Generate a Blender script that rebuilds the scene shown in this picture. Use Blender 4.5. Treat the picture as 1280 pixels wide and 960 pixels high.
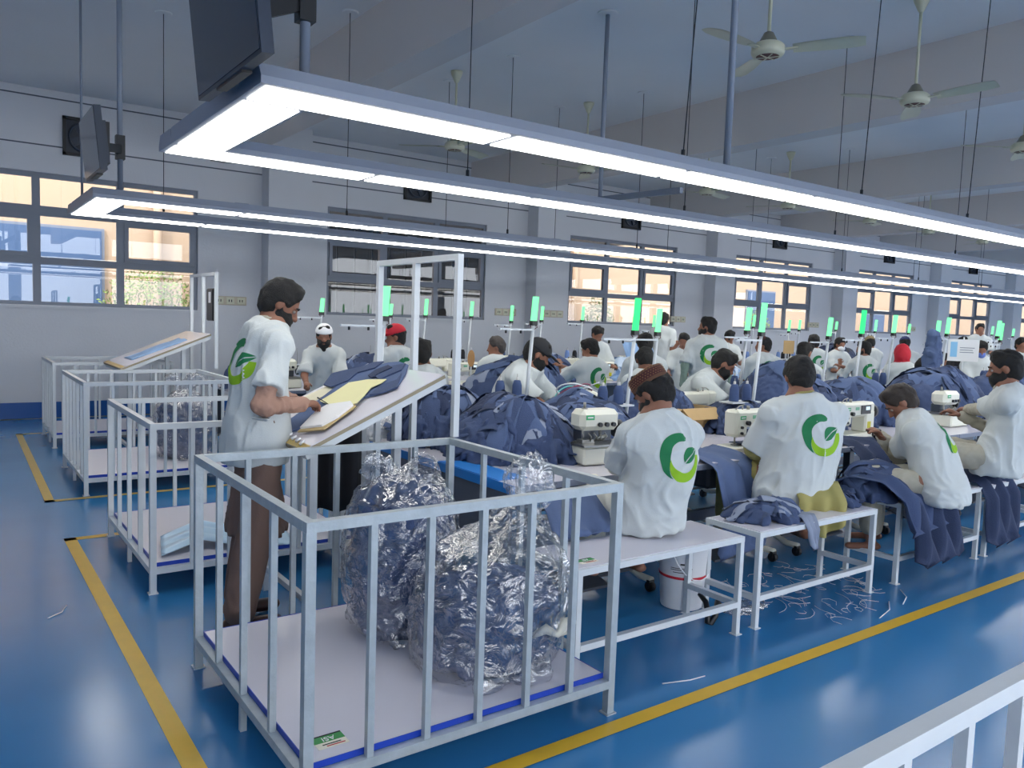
import bpy, bmesh, math, random
import numpy as np
from mathutils import Vector, Matrix
from mathutils.bvhtree import BVHTree
PI = math.pi
random.seed(7); RNG = np.random.RandomState(11)
SC = bpy.context.scene; COL = SC.collection
for _o in list(bpy.data.objects): bpy.data.objects.remove(_o)

# ---------------------------------------------------------------- camera
CH = 1.62
def _rot(yaw, pitch, roll):
    F = np.array([math.cos(yaw)*math.cos(pitch), math.sin(yaw)*math.cos(pitch), math.sin(pitch)])
    r = np.cross(F, [0, 0, 1]); r /= np.linalg.norm(r); u = np.cross(r, F)
    return np.array([r*math.cos(roll)+u*math.sin(roll), -r*math.sin(roll)+u*math.cos(roll), -F]).T
CR = _rot(0.9444, -.08024, .0343); CF = 988.65
cam_d = bpy.data.cameras.new('camera'); cam = bpy.data.objects.new('camera', cam_d); COL.objects.link(cam)
cam_d.sensor_width = 36.0; cam_d.lens = CF*36.0/1280.0; cam_d.clip_start = .05; cam_d.clip_end = 200
cam.matrix_world = Matrix([list(CR[0])+[0], list(CR[1])+[0], list(CR[2])+[CH], [0, 0, 0, 1]])
SC.camera = cam
def PX(x, y, d):            # a point seen at photo pixel (x, y) at depth d, used to survey positions
    v = CR @ np.array([(x-640)*d/CF, -(y-480)*d/CF, -d]); return Vector((v[0], v[1], v[2]+CH))

# ---------------------------------------------------------------- sky, sun, exposure
W = bpy.data.worlds.new('world'); SC.world = W; W.use_nodes = True
W.node_tree.nodes['Background'].inputs[0].default_value = (.88, .93, 1, 1)
W.node_tree.nodes['Background'].inputs[1].default_value = 4.8
sd = bpy.data.lights.new('sun', 'SUN'); sd.energy = 2.2; sd.angle = .01; sd.color = (1, .93, .82)
so = bpy.data.objects.new('sun', sd); COL.objects.link(so)
so.rotation_euler = Vector((.55, .42, -.72)).to_track_quat('-Z', 'Y').to_euler()
LAMP = 6.0                  # strength of the ceiling light panels
SC.view_settings.view_transform = 'Standard'; SC.view_settings.look = 'None'
SC.view_settings.gamma = 1; SC.view_settings.use_curve_mapping = False
SC.view_settings.exposure = 0.32
SC.cycles.use_denoising = True; SC.cycles.max_bounces = 7; SC.cycles.diffuse_bounces = 4
SC.cycles.transparent_max_bounces = 16; SC.cycles.sample_clamp_indirect = 6

# ---------------------------------------------------------------- materials
def lin(c): return tuple((v/12.92 if v <= .04045 else ((v+.055)/1.055)**2.4) for v in (c[0]/255, c[1]/255, c[2]/255))
MATS = {}
def mat(name, rgb, rough=.6, metal=0, var=.0, scale=8, bump=0, bscale=60, spec=.5, emit=0, back=None, rvar=0):
    if name in MATS: return MATS[name]
    m = bpy.data.materials.new(name); m.use_nodes = True; nt = m.node_tree; b = nt.nodes['Principled BSDF']
    c = lin(rgb); b.inputs['Base Color'].default_value = (*c, 1); b.inputs['Roughness'].default_value = rough
    b.inputs['Metallic'].default_value = metal; b.inputs['Specular IOR Level'].default_value = spec
    tc = nt.nodes.new('ShaderNodeTexCoord')
    out = None
    if var or rvar:
        n = nt.nodes.new('ShaderNodeTexNoise'); n.inputs['Scale'].default_value = scale; n.inputs['Detail'].default_value = 5
        nt.links.new(tc.outputs['Object'], n.inputs['Vector'])
    if var:
        mx = nt.nodes.new('ShaderNodeMix'); mx.data_type = 'RGBA'
        mx.inputs['A'].default_value = (*[v*(1-var) for v in c], 1); mx.inputs['B'].default_value = (*[min(1, v*(1+var)) for v in c], 1)
        nt.links.new(n.outputs['Fac'], mx.inputs['Factor']); out = mx.outputs['Result']
    if rvar:
        mr = nt.nodes.new('ShaderNodeMapRange'); mr.inputs['To Min'].default_value = max(.02, rough-rvar); mr.inputs['To Max'].default_value = rough+rvar
        nt.links.new(n.outputs['Fac'], mr.inputs['Value']); nt.links.new(mr.outputs['Result'], b.inputs['Roughness'])
    if back:
        g = nt.nodes.new('ShaderNodeNewGeometry'); m2 = nt.nodes.new('ShaderNodeMix'); m2.data_type = 'RGBA'
        if out: nt.links.new(out, m2.inputs['A'])
        else: m2.inputs['A'].default_value = (*c, 1)
        m2.inputs['B'].default_value = (*lin(back), 1); nt.links.new(g.outputs['Backfacing'], m2.inputs['Factor']); out = m2.outputs['Result']
    if out: nt.links.new(out, b.inputs['Base Color'])
    if bump:
        n2 = nt.nodes.new('ShaderNodeTexNoise'); n2.inputs['Scale'].default_value = bscale; n2.inputs['Detail'].default_value = 4
        nt.links.new(tc.outputs['Object'], n2.inputs['Vector'])
        bp = nt.nodes.new('ShaderNodeBump'); bp.inputs['Strength'].default_value = bump; bp.inputs['Distance'].default_value = .02
        nt.links.new(n2.outputs['Fac'], bp.inputs['Height']); nt.links.new(bp.outputs['Normal'], b.inputs['Normal'])
    if emit:
        b.inputs['Emission Color'].default_value = (*c, 1); b.inputs['Emission Strength'].default_value = emit
    MATS[name] = m; return m
M_FLOOR = mat('blue_epoxy', (50, 122, 178), .2, var=.16, scale=.9, bump=.035, bscale=3.5, rvar=.07)
M_YEL = mat('yellow_paint', (214, 172, 40), .35, var=.1, scale=12)
M_YELW = mat('worn_yellow_paint', (196, 168, 84), .4, var=.15, scale=20)
M_WALL = mat('grey_wall_paint', (216, 217, 221), .7, var=.03, scale=2, bump=.1, bscale=30)
M_CEIL = mat('ceiling_paint', (232, 232, 232), .8, var=.03, scale=1.5)
M_BEAM = mat('beam_paint', (216, 210, 206), .8, var=.03, scale=1.5)
M_GROOVE = mat('joint_shadow_grey', (92, 98, 110), .8)
M_SKIRT = mat('blue_skirting', (12, 84, 160), .35)
M_FRAME = mat('grey_aluminium_frame', (120, 126, 138), .45, metal=.3)
M_TAN = mat('tan_render', (178, 152, 126), .9, var=.06, scale=1)
M_HOUS = mat('lamp_housing_grey', (156, 162, 176), .5)
M_PANEL = mat('lit_diffuser', (255, 252, 244), .5, emit=LAMP)
M_WIRE = mat('dark_wire', (40, 42, 48), .5)
M_PIPE = mat('grey_pipe', (138, 146, 160), .5)
M_STEEL = mat('white_painted_steel', (205, 211, 216), .4, var=.07, scale=14)
M_STEELW = mat('worn_galvanised_steel', (172, 182, 188), .38, metal=.25, var=.2, scale=16, bump=.1, bscale=50)
M_DECK = mat('white_laminate', (212, 210, 221), .22, var=.015, scale=5)
M_EDGE = mat('blue_edging', (20, 60, 170), .4)
M_TEDGE = mat('sky_blue_edging', (30, 128, 214), .4)
M_GREYP = mat('grey_panel', (120, 128, 146), .5)
M_BLACK = mat('black_plastic', (22, 24, 28), .4)
M_TV = mat('screen_glass', (54, 60, 74), .12, spec=.8)
M_TVB = mat('dark_blue_grey_plastic', (48, 58, 74), .35)
M_CREAM = mat('cream_enamel', (206, 204, 178), .35, var=.05, scale=20)
M_FANR = mat('fan_vent_red', (98, 60, 54), .6)
M_SOCK = mat('socket_plate', (196, 184, 160), .5)
M_MACH = mat('machine_enamel', (222, 222, 208), .28)
M_MACHM = mat('machined_metal', (150, 150, 146), .3, metal=.8, var=.2, scale=60)
M_GRN = mat('green_lamp', (110, 246, 150), .4, emit=.95)
M_GRNB = mat('bright_green_lamp', (40, 240, 110), .4, emit=1.05)
M_LGRN = mat('green_label', (60, 170, 110), .5)
M_DGRN = mat('logo_dark_green', (22, 116, 70), .8)
M_LIME = mat('logo_lime_green', (140, 186, 30), .8)
M_WHITE = mat('white_paper', (232, 233, 236), .7)
M_NAVY = mat('navy_twill', (60, 76, 112), .85, var=.22, scale=7, bump=.25, bscale=160)
M_NAVY2 = mat('dark_navy_twill', (44, 57, 88), .85, var=.25, scale=6, bump=.25, bscale=160)
M_BLUEC = mat('slate_blue_twill', (80, 98, 136), .85, var=.15, scale=7, bump=.2, bscale=160)
M_SKYC = mat('light_blue_cotton', (150, 182, 222), .85, var=.1, scale=9, back=(186, 204, 226))
M_SHIRT = mat('white_cotton', (198, 204, 205), .85, var=.02, scale=4, bump=.12, bscale=220)
M_OFFW = mat('off_white_cotton', (214, 212, 200), .88, bump=.15, bscale=200)
M_BROWN = mat('dark_brown_cotton', (110, 88, 80), .85, var=.08, scale=6, bump=.15, bscale=200)
M_TANC = mat('tan_pink_cotton', (164, 128, 112), .85, var=.06, bump=.15, bscale=200)
M_KHAKI = mat('olive_yellow_cotton', (158, 150, 92), .85, var=.12, scale=6, bump=.15, bscale=200)
M_GREYC = mat('grey_beige_cotton', (170, 166, 152), .88, var=.14, scale=30, bump=.2, bscale=200)
M_GREENG = mat('grey_green_cotton', (120, 140, 130), .88, var=.1)
M_SKIN = mat('brown_skin', (142, 100, 82), .55, var=.1, scale=18, spec=.3)
M_SKIN2 = mat('deep_brown_skin', (112, 76, 60), .55, var=.1, scale=18, spec=.3)
M_HAIR = mat('black_hair', (13, 12, 13), .7, var=.3, scale=90, bump=.5, bscale=240)
M_HAIRG = mat('greying_hair', (66, 60, 58), .6, var=.4, scale=90, bump=.5, bscale=240)
M_EYE = mat('eye_white', (150, 140, 132), .3)
M_LIP = mat('lip_skin', (122, 74, 66), .5)
M_RED = mat('red_cloth', (190, 34, 52), .8)
M_CAPB = mat('black_cap_cloth', (30, 32, 38), .8)
M_BOX = mat('brown_cardboard', (196, 164, 116), .8, var=.06)
M_LEAF = mat('bush_leaves', (120, 140, 60), .8, var=.5, scale=3)
M_TAPE = mat('masking_tape_yellow', (190, 164, 90), .4)
M_PATT = mat('pale_yellow_paper', (226, 222, 168), .5, var=.04, scale=9)
M_CONE = mat('navy_thread', (56, 76, 118), .75, var=.12, scale=40)
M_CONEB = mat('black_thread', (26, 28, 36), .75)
M_CONEL = mat('light_blue_thread', (120, 150, 210), .75)
M_CORE = mat('white_cone_core', (190, 190, 190), .5)
M_SHOE = mat('brown_leather', (64, 40, 34), .35)
def glassy(name, tint, gl, rough, bump=0, bscale=20):
    m = bpy.data.materials.new(name); m.use_nodes = True; nt = m.node_tree; nt.nodes.clear()
    o = nt.nodes.new('ShaderNodeOutputMaterial'); t = nt.nodes.new('ShaderNodeBsdfTransparent'); g = nt.nodes.new('ShaderNodeBsdfGlossy')
    t.inputs[0].default_value = (*tint, 1); g.inputs['Roughness'].default_value = rough; g.inputs[0].default_value = (1, 1, 1, 1)
    lw = nt.nodes.new('ShaderNodeLayerWeight'); lw.inputs[0].default_value = .5
    pw = nt.nodes.new('ShaderNodeMath'); pw.operation = 'POWER'; pw.inputs[1].default_value = gl[0]; nt.links.new(lw.outputs['Facing'], pw.inputs[0])
    ad = nt.nodes.new('ShaderNodeMath'); ad.operation = 'MULTIPLY_ADD'; ad.inputs[1].default_value = gl[1]; ad.inputs[2].default_value = gl[2]
    nt.links.new(pw.outputs[0], ad.inputs[0])
    mx = nt.nodes.new('ShaderNodeMixShader'); nt.links.new(ad.outputs[0], mx.inputs[0]); nt.links.new(t.outputs[0], mx.inputs[1]); nt.links.new(g.outputs[0], mx.inputs[2])
    if bump:
        tc = nt.nodes.new('ShaderNodeTexCoord'); n = nt.nodes.new('ShaderNodeTexNoise'); n.inputs['Scale'].default_value = bscale; n.inputs['Detail'].default_value = 3
        n.inputs['Distortion'].default_value = 1.5
        nt.links.new(tc.outputs['Object'], n.inputs['Vector'])
        bp = nt.nodes.new('ShaderNodeBump'); bp.inputs['Strength'].default_value = bump; bp.inputs['Distance'].default_value = .05
        nt.links.new(n.outputs['Fac'], bp.inputs['Height']); nt.links.new(bp.outputs['Normal'], g.inputs['Normal']); nt.links.new(bp.outputs['Normal'], lw.inputs['Normal'])
    nt.links.new(mx.outputs[0], o.inputs[0]); return m
M_GLASS = glassy('window_glass', (.95, .96, .97), (4, .8, .035), .01)
M_POLY = glassy('clear_polythene', (.95, .96, .98), (2.0, .75, .15), .18, .6, 9)

# ---------------------------------------------------------------- mesh helpers
class B:
    """collects shapes, links them as one mesh object"""
    def __init__(s): s.v = []; s.f = []; s.fm = []; s.cur = 0; s.sm = []
    def add(s, vs, fs, smooth=False):
        o = len(s.v); s.v += [tuple(v) for v in vs]
        for f in fs: s.f.append(tuple(i+o for i in f)); s.fm.append(s.cur); s.sm.append(smooth)
        return s
    def box(s, x0, x1, y0, y1, z0, z1):
        vs = [(x, y, z) for z in (z0, z1) for y in (y0, y1) for x in (x0, x1)]
        return s.add(vs, [(0, 2, 3, 1), (4, 5, 7, 6), (0, 1, 5, 4), (2, 6, 7, 3), (0, 4, 6, 2), (1, 3, 7, 5)])
    def rbox(s, x0, x1, y0, y1, z0, z1, r=.01):      # box with chamfered edges
        vs = []; idx = {}
        for sx, X in ((-1, x0), (1, x1)):
            for sy, Y in ((-1, y0), (1, y1)):
                for sz, Z in ((-1, z0), (1, z1)):
                    for a in range(3):
                        p = [X-sx*r, Y-sy*r, Z-sz*r]; p[a] = (X, Y, Z)[a]
                        idx[(sx, sy, sz, a)] = len(vs); vs.append(p)
        bm = bmesh.new(); bv = [bm.verts.new(v) for v in vs]; bmesh.ops.convex_hull(bm, input=bv)
        bmesh.ops.dissolve_limit(bm, angle_limit=.01, verts=bm.verts, edges=bm.edges)
        bm.verts.index_update(); out = [v.co[:] for v in bm.verts]; fs = [[v.index for v in f.verts] for f in bm.faces]; bm.free()
        return s.add(out, fs)
    def beam(s, p0, p1, w, h=None, up=(0, 0, 1)):    # square bar between two points
        h = h or w; p0 = Vector(p0); p1 = Vector(p1); d = (p1-p0).normalized(); u = Vector(up)
        if abs(d.dot(u)) > .98: u = Vector((0, 1, 0))
        r = d.cross(u).normalized(); u = r.cross(d)
        vs = [p+r*a*w/2+u*b*h/2 for p in (p0, p1) for a, b in ((-1, -1), (1, -1), (1, 1), (-1, 1))]
        return s.add(vs, [(3, 2, 1, 0), (4, 5, 6, 7), (0, 1, 5, 4), (1, 2, 6, 5), (2, 3, 7, 6), (3, 0, 4, 7)])
    def cyl(s, p0, p1, r0, r1=None, n=12, cap=True):
        return s.tube([p0, p1], [r0, r0 if r1 is None else r1], n, cap)
    def tube(s, pts, rs, n=8, cap=True):
        pts = [Vector(p) for p in pts]; rs = rs if isinstance(rs, (list, tuple)) else [rs]*len(pts)
        vs = []; u = None
        for i, p in enumerate(pts):
            d = (pts[min(i+1, len(pts)-1)]-pts[max(i-1, 0)]).normalized()
            if u is None: u = Vector((0, 0, 1)) if abs(d.z) < .9 else Vector((1, 0, 0))
            r = d.cross(u).normalized(); u = r.cross(d).normalized()
            vs += [p+(r*math.cos(2*PI*k/n)+u*math.sin(2*PI*k/n))*rs[i] for k in range(n)]
        fs = [(i*n+k, i*n+(k+1) % n, (i+1)*n+(k+1) % n, (i+1)*n+k) for i in range(len(pts)-1) for k in range(n)]
        s.add(vs, fs, True)
        if cap:
            o = len(s.v)-len(vs); L = len(vs)
            s.f.append(tuple(o+k for k in range(n))[::-1]); s.fm.append(s.cur); s.sm.append(False)
            s.f.append(tuple(o+L-n+k for k in range(n))); s.fm.append(s.cur); s.sm.append(False)
        return s
    def lathe(s, prof, c=(0, 0, 0), n=20):           # profile of (radius, z)
        vs = [(c[0]+r*math.cos(2*PI*k/n), c[1]+r*math.sin(2*PI*k/n), c[2]+z) for r, z in prof for k in range(n)]
        return s.add(vs, [(i*n+k, i*n+(k+1) % n, (i+1)*n+(k+1) % n, (i+1)*n+k) for i in range(len(prof)-1) for k in range(n)], True)
    def grid(s, fn, nu, nv, smooth=True):
        vs = [fn(i/(nu-1), j/(nv-1)) for j in range(nv) for i in range(nu)]
        return s.add(vs, [(j*nu+i, j*nu+i+1, (j+1)*nu+i+1, (j+1)*nu+i) for j in range(nv-1) for i in range(nu-1)], smooth)
    def obj(s, name, mats, parent=None, world=False):
        me = bpy.data.meshes.new(name); me.from_pydata(s.v, [], s.f)
        mats = mats if isinstance(mats, (list, tuple)) else [mats]
        for m in mats: me.materials.append(m)
        me.polygons.foreach_set('material_index', s.fm); me.polygons.foreach_set('use_smooth', s.sm); me.update()
        return link(name, me, parent, world)
def link(name, me, parent=None, world=False):
    o = bpy.data.objects.new(name, me); COL.objects.link(o)
    if parent is not None:
        o.parent = parent
        if world: o.matrix_parent_inverse = wm(parent).inverted()
    return o
def wm(o):
    m = Matrix.Translation(o.location) @ o.rotation_euler.to_matrix().to_4x4()
    return wm(o.parent) @ o.matrix_parent_inverse @ m if o.parent else m
def thing(name, label, cat, loc=(0, 0, 0), rz=0, group=None):
    o = bpy.data.objects.new(name, None); COL.objects.link(o); o.empty_display_size = .1
    o.location = loc; o.rotation_euler = (0, 0, rz); return tag(o, label, cat, group)
def tag(o, label, cat, group=None, kind=None):
    o['label'] = label; o['category'] = cat
    if group: o['group'] = group
    if kind: o['kind'] = kind
    return o
def struct(o): o['kind'] = 'structure'; return o
def dup(root, loc, rz=0, label=None, group=None):
    kids = {}
    for o in ALLK(root): kids.setdefault(o.parent, []).append(o)
    r = root.copy(); COL.objects.link(r); r.location = loc; r.rotation_euler = (0, 0, rz)
    if label: r['label'] = label
    if group: r['group'] = group
    def rec(src, dst):
        for ch in kids.get(src, []):
            c = ch.copy(); COL.objects.link(c); c.parent = dst; rec(ch, c)
    rec(root, r); return r
def ALLK(root):
    out = []; st = list(root.children)
    while st: c = st.pop(0); out.append(c); st += list(c.children)
    return out

# ---------------------------------------------------------------- the hall
WY = 13.1; CEIL = 4.62; X0, X1, Y0 = -7.0, 46.0, -9.0
b = B(); b.box(X0, X1, Y0, WY, -.1, 0); struct(b.obj('floor', M_FLOOR))
b = B(); b.box(X0, X1, Y0, WY+.3, CEIL, CEIL+.15); struct(b.obj('ceiling', M_CEIL))
b = B(); b.box(X0-.2, X0, Y0, WY+.2, 0, CEIL); struct(b.obj('wall_left', M_WALL))
b = B(); b.box(X0-.2, X1+.2, Y0-.2, Y0, 0, .9); b.box(X0-.2, X1+.2, Y0-.2, Y0, 4.3, CEIL)
for k in range(18): b.box(X0-.2+3.1*k, X0+.2+3.1*k, Y0-.2, Y0, .9, 4.3)
struct(b.obj('wall_near', M_WALL))          # the hall's other long side, unseen, with bare openings added to brighten the ceiling
b = B(); b.box(-30, 70, -40, Y0-.2, -.3, -.1); struct(b.obj('bounce_ground_near', mat('bounce_concrete', (176, 172, 164), .9, var=.1)))  # unseen ground added to bounce sunlight up onto the ceiling
b = B(); b.box(X1, X1+.2, Y0, WY+.2, 0, CEIL); struct(b.obj('wall_far', M_WALL))
SILL, HEAD = 1.61, 3.47
wins = [(5.44*k+.0, 5.44*k+3.3) for k in range(-1, 9)]
b = B(); b.box(X0, X1, WY, WY+.14, 0, SILL); b.box(X0, X1, WY, WY+.14, HEAD, CEIL)
xs = [X0]+[v for w in wins for v in w]+[X1]
for i in range(0, len(xs)-1, 2): b.box(xs[i], xs[i+1], WY, WY+.14, SILL, HEAD)
struct(b.obj('wall_back', M_WALL))
b = B(); b.box(X0, X1, WY-.02, WY, 0, .22); struct(b.obj('baseboard_back', M_SKIRT))
for i, z in enumerate((4.5, 3.84)):
    b = B(); b.box(X0, X1, WY-.006, WY, z, z+.018); struct(b.obj('trim_%d' % (i+1), M_GROOVE))
b = B(); b.box(X0, X1, WY-.05, WY, SILL-.05, SILL-.01); struct(b.obj('trim_3', M_WALL))
for k in range(8):
    x = 4.3+5.44*k; b = B(); b.box(x, x+.72, WY-.35, WY, 0, CEIL-.6 if False else CEIL); b.cur = 1
    b.box(x-.006, x+.726, WY-.36, WY, 0, .22); o = struct(b.obj('pillar', [M_WALL, M_SKIRT]))
for k in range(9):
    x = 3.48+4.86*k; b = B(); b.box(x, x+.32, Y0, WY, 3.95, CEIL); struct(b.obj('beam', M_BEAM))
for k, (wx0, wx1) in enumerate(wins):
    e = bpy.data.objects.new('window_%d' % (k+1), None); COL.objects.link(e); e.location = (wx0, WY, SILL); struct(e)
    yf = WY+.04; cx = [wx0+.0, wx0+1.12, wx0+2.2, wx1]; rz = [SILL, 2.24, 2.94, HEAD]
    b = B()
    for z, t in zip(rz, (.05, .1, .14, .07)): b.box(wx0+.051, wx1-.051, yf, yf+.06, z-(t/2 if z not in (SILL, HEAD) else (0 if z == SILL else t)), z+(t/2 if z not in (SILL, HEAD) else (t if z == SILL else 0)))
    for x in cx: b.box(max(wx0+.001, x-.05), min(wx1-.001, x+.05), yf-.003, yf+.063, SILL, HEAD)
    b.obj('window_frame', M_FRAME, e, True)
    for ci in range(3):
        xa, xb = cx[ci]+.05, cx[ci+1]-.05
        for ri in range(3):
            za, zb = rz[ri]+.05, rz[ri+1]-.05-(.02 if ri == 1 else 0)
            q = B(); q.box(xa-.01, xb+.01, yf+.025, yf+.031, za-.01, zb+.01)
            q.obj('pane', M_GLASS, e, True)
            if ri == 1 and ci in (0, 2):
                s = B(); t = .06
                s.box(xa, xb, yf-.02, yf+.05, za, za+t); s.box(xa, xb, yf-.02, yf+.05, zb-t, zb); s.box(xa, xa+t, yf-.02, yf+.05, za+t, zb-t); s.box(xb-t, xb, yf-.02, yf+.05, za+t, zb-t)
                s.obj('sash', M_FRAME, e, True)
# floor paint
def stripe(name, pts, w, m):
    b = B()
    for (xa, ya), (xb, yb) in zip(pts[:-1], pts[1:]):
        d = Vector((xb-xa, yb-ya, 0)).normalized(); n = Vector((-d.y, d.x, 0))*w/2
        a = Vector((xa, ya, .004))-d*w/2; c = Vector((xb, yb, .004))+d*w/2
        b.add([a-n, c-n, c+n, a+n], [(0, 1, 2, 3)])
        b.v = [(x, y, .002+.001*(len(b.f) % 2)) for x, y, z in b.v]
    struct(b.obj(name, m))
stripe('trim_4', [(.2, 2.215), (45, 2.215)], .075, M_YEL)
stripe('trim_5', [(.70, .8), (.70, 6.13), (1.7, 6.13)], .075, M_YEL)
stripe('trim_6', [(6.5, 7.42), (.70, 7.42), (.76, 11.45), (2.4, 11.5)], .07, M_YELW)
stripe('trim_7', [(-6, 12.93), (20, 12.93)], .05, M_YELW)

# ---------------------------------------------------------------- outside the windows
t = thing('building', 'tan rendered building across the alley outside the windows', 'building', (10, 19, 0))
b = B(); b.box(-20, 6.4, 19, 20, -.5, 8); b.box(12.3, 60, 19, 20, -.5, 8); b.obj('wall', M_TAN, t, True)
b = B(); b.box(6.4, 12.3, 17.2, 20, -.5, 8); b.obj('recess_wall', mat('grey_render', (128, 128, 132), .8), t, True)
b = B(); b.box(4.2, 14, WY+.3, 17.2, 3.6, 3.7); b.obj('canopy', mat('shade_roof_grey', (120, 122, 128), .7), t, True)  # made-up roof over the alley, added to shade the recess wall
for x in [6.5+.44*i for i in range(13)]:
    b = B(); b.box(x, x+.4, 17.15, 17.2, -.4, 7); b.obj('panel', mat('grey_cladding', (44, 44, 46), .7), t, True)
M_OGL = mat('dark_blue_glazing', (70, 92, 124), .2)
for x, z, w, h in [(-.9, 1.0, 3.7, 2.2), (24.4, 1.1, 1.6, 1.9), (32.4, 1.1, 1.5, 1.3)]:
    b = B(); b.box(x-.06, x+w+.06, 18.93, 19.0, z-.06, z+h+.06); f = b.obj('window', M_FRAME, t, True)
    b = B(); b.box(x, x+w, 18.9, 18.94, z, z+h); b.obj('pane', M_OGL, f, True)
for x in (3.9, 15.9, 22.4, 30.2, 38):
    b = B(); b.cyl((x, 18.85, -.4), (x, 18.85, 6), .09, n=10); b.obj('drainpipe', M_TAN, t, True)
b = B(); b.box(-30, 70, WY+.25, 30, -.3, -.1); struct(b.obj('ground', mat('alley_concrete', (150, 146, 138), .9, var=.1)))
def bush(x, y, w, h, label):
    b = B()
    for i in range(2200):
        a = random.random()*2*PI; e = math.acos(random.uniform(-.2, 1)); r = random.uniform(.75, 1.05)
        p = Vector((x+w/2*r*math.sin(e)*math.cos(a), y+.5*r*math.sin(e)*math.sin(a), h*.35+h*.65*r*math.cos(e)))
        u = Vector((random.gauss(0, 1), random.gauss(0, 1), random.gauss(0, 1))).normalized()*.038; v = u.orthogonal().normalized()*.02
        b.add([p-u, p+v, p+u, p-v], [(0, 1, 2, 3)])
    t = thing('bush', label, 'bush', (x, y, -.1)); b.obj('foliage', M_LEAF, t, True)['kind'] = 'stuff'
    c = B()
    for i in range(7):
        a = i*.9; c.tube([(x, y, -.1), (x+math.cos(a)*w*.2, y+math.sin(a)*.2, h*.4), (x+math.cos(a)*w*.35, y+math.sin(a)*.35, h*.8)], [.03, .02, .008], 5)
    c.obj('stem', mat('bark', (90, 70, 50), .9), t, True)
bush(3.1, 15.5, 2.0, 2.35, 'bushy green shrub outside the leftmost window')
bush(13.9, 15.5, 1.1, 2.3, 'sunlit yellow-green shrub outside the third window from the left')
bush(20.6, 15.6, 1.0, 2.2, 'shrub outside the fourth window from the left')
bush(25.2, 15.6, .9, 2.1, 'small shrub outside the fifth window from the left')

# ---------------------------------------------------------------- ceiling light rings
LZ = 2.52
def ring(label, ya, yb, x0=1.04, n=28):
    t = thing('light_fixture', label, 'ceiling light', (x0, (ya+yb)/2, LZ))
    S = 1.253
    for y0, y1 in ((ya, ya+.30), (yb-.30, yb)):
        b = B(); x1 = x0+n*S
        prof = [(y0, LZ), (y0, LZ+.03), (y0+.035, LZ+.085), (y1-.035, LZ+.085), (y1, LZ+.03), (y1, LZ)]
        vs = [(x, y, z) for x in (x0, x1) for y, z in prof]
        b.add(vs, [(i, (i+1) % 6, 6+(i+1) % 6, 6+i) for i in range(6)]+[(5, 4, 3, 2, 1, 0), (6, 7, 8, 9, 10, 11)])
        for i in range(1, n): b.box(x0+i*S-.06, x0+i*S+.06, (y0+y1)/2-.04, (y0+y1)/2+.04, LZ+.085, LZ+.1)
        b.obj('housing', M_HOUS, t, True)
        for i in range(n):
            d = B(); d.box(x0+i*S+(.03 if i == 0 else .022), x0+(i+1)*S-.022, y0+.032, y1-.028, LZ-.006, LZ-.001)
            d.obj('diffuser', M_PANEL, t, True)
    b = B(); b.box(x0, x0+.30, ya+.30, yb-.30, LZ, LZ+.085); b.obj('end_housing', M_HOUS, t, True)
    d = B(); d.box(x0+.03, x0+.275, ya+.32, yb-.32, LZ-.006, LZ-.001); d.obj('diffuser', M_PANEL, t, True)
    return t
ring('nearer long rectangular light ring of white panels hung over the front sewing line', 3.19, 4.99)
ring('farther long rectangular light ring of white panels hung by the window side', 7.43, 9.05)
ring('light ring over the aisle behind the camera', -2.6, -.9, -5.5, 30)

def wire(x, y, ztop, zbot, label, lean=0, r=.004):
    t = thing('suspension_wire', label, 'wire', (x, y, zbot), group='wires holding the light rings')
    b = B(); b.tube([(x+lean, y, ztop), (x, y, zbot)], r, 5); b.obj('cable', M_WIRE, t, True)
    b = B(); b.cyl((x+lean, y, ztop-.012), (x+lean, y, ztop-.001), .075, .085, 14); b.obj('ceiling_plate', M_CEIL, t, True)
    b = B(); b.cyl((x, y, zbot), (x, y, zbot+.05), .012, n=6); b.obj('clamp', M_WIRE, t, True)
ORD = ['first', 'second', 'third', 'fourth', 'fifth', 'sixth', 'seventh', 'eighth', 'ninth', 'tenth', 'eleventh', 'twelfth']
for i, x in enumerate([3.36, 5.36, 7.45, 9.8, 12.2, 14.7, 17.2, 20]):
    wire(x, 7.6, CEIL, LZ+.101, ORD[i]+' wire from the left down to the front rail of the farther light ring')
for i, x in enumerate([1.9, 5.3, 7.1, 9.4, 11.9, 14.4, 17, 20]):
    wire(x, 8.9, CEIL, LZ+.101, ORD[i]+' wire from the left down to the window-side rail of the farther ring')
for i, x in enumerate([3.05, 5.3, 7.6, 10.2, 12.8, 15.4]):
    wire(x, 4.84, CEIL, LZ+.101, ORD[i]+' wire from the left down to the inner rail of the nearer light ring')
for i, x in enumerate([3.62, 5.55, 7.2, 9.6, 12.1]):
    wire(x, 3.34, CEIL, LZ+.101, ORD[i]+' slanted wire from the left down to the front rail of the nearer ring', lean=.12)

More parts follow.
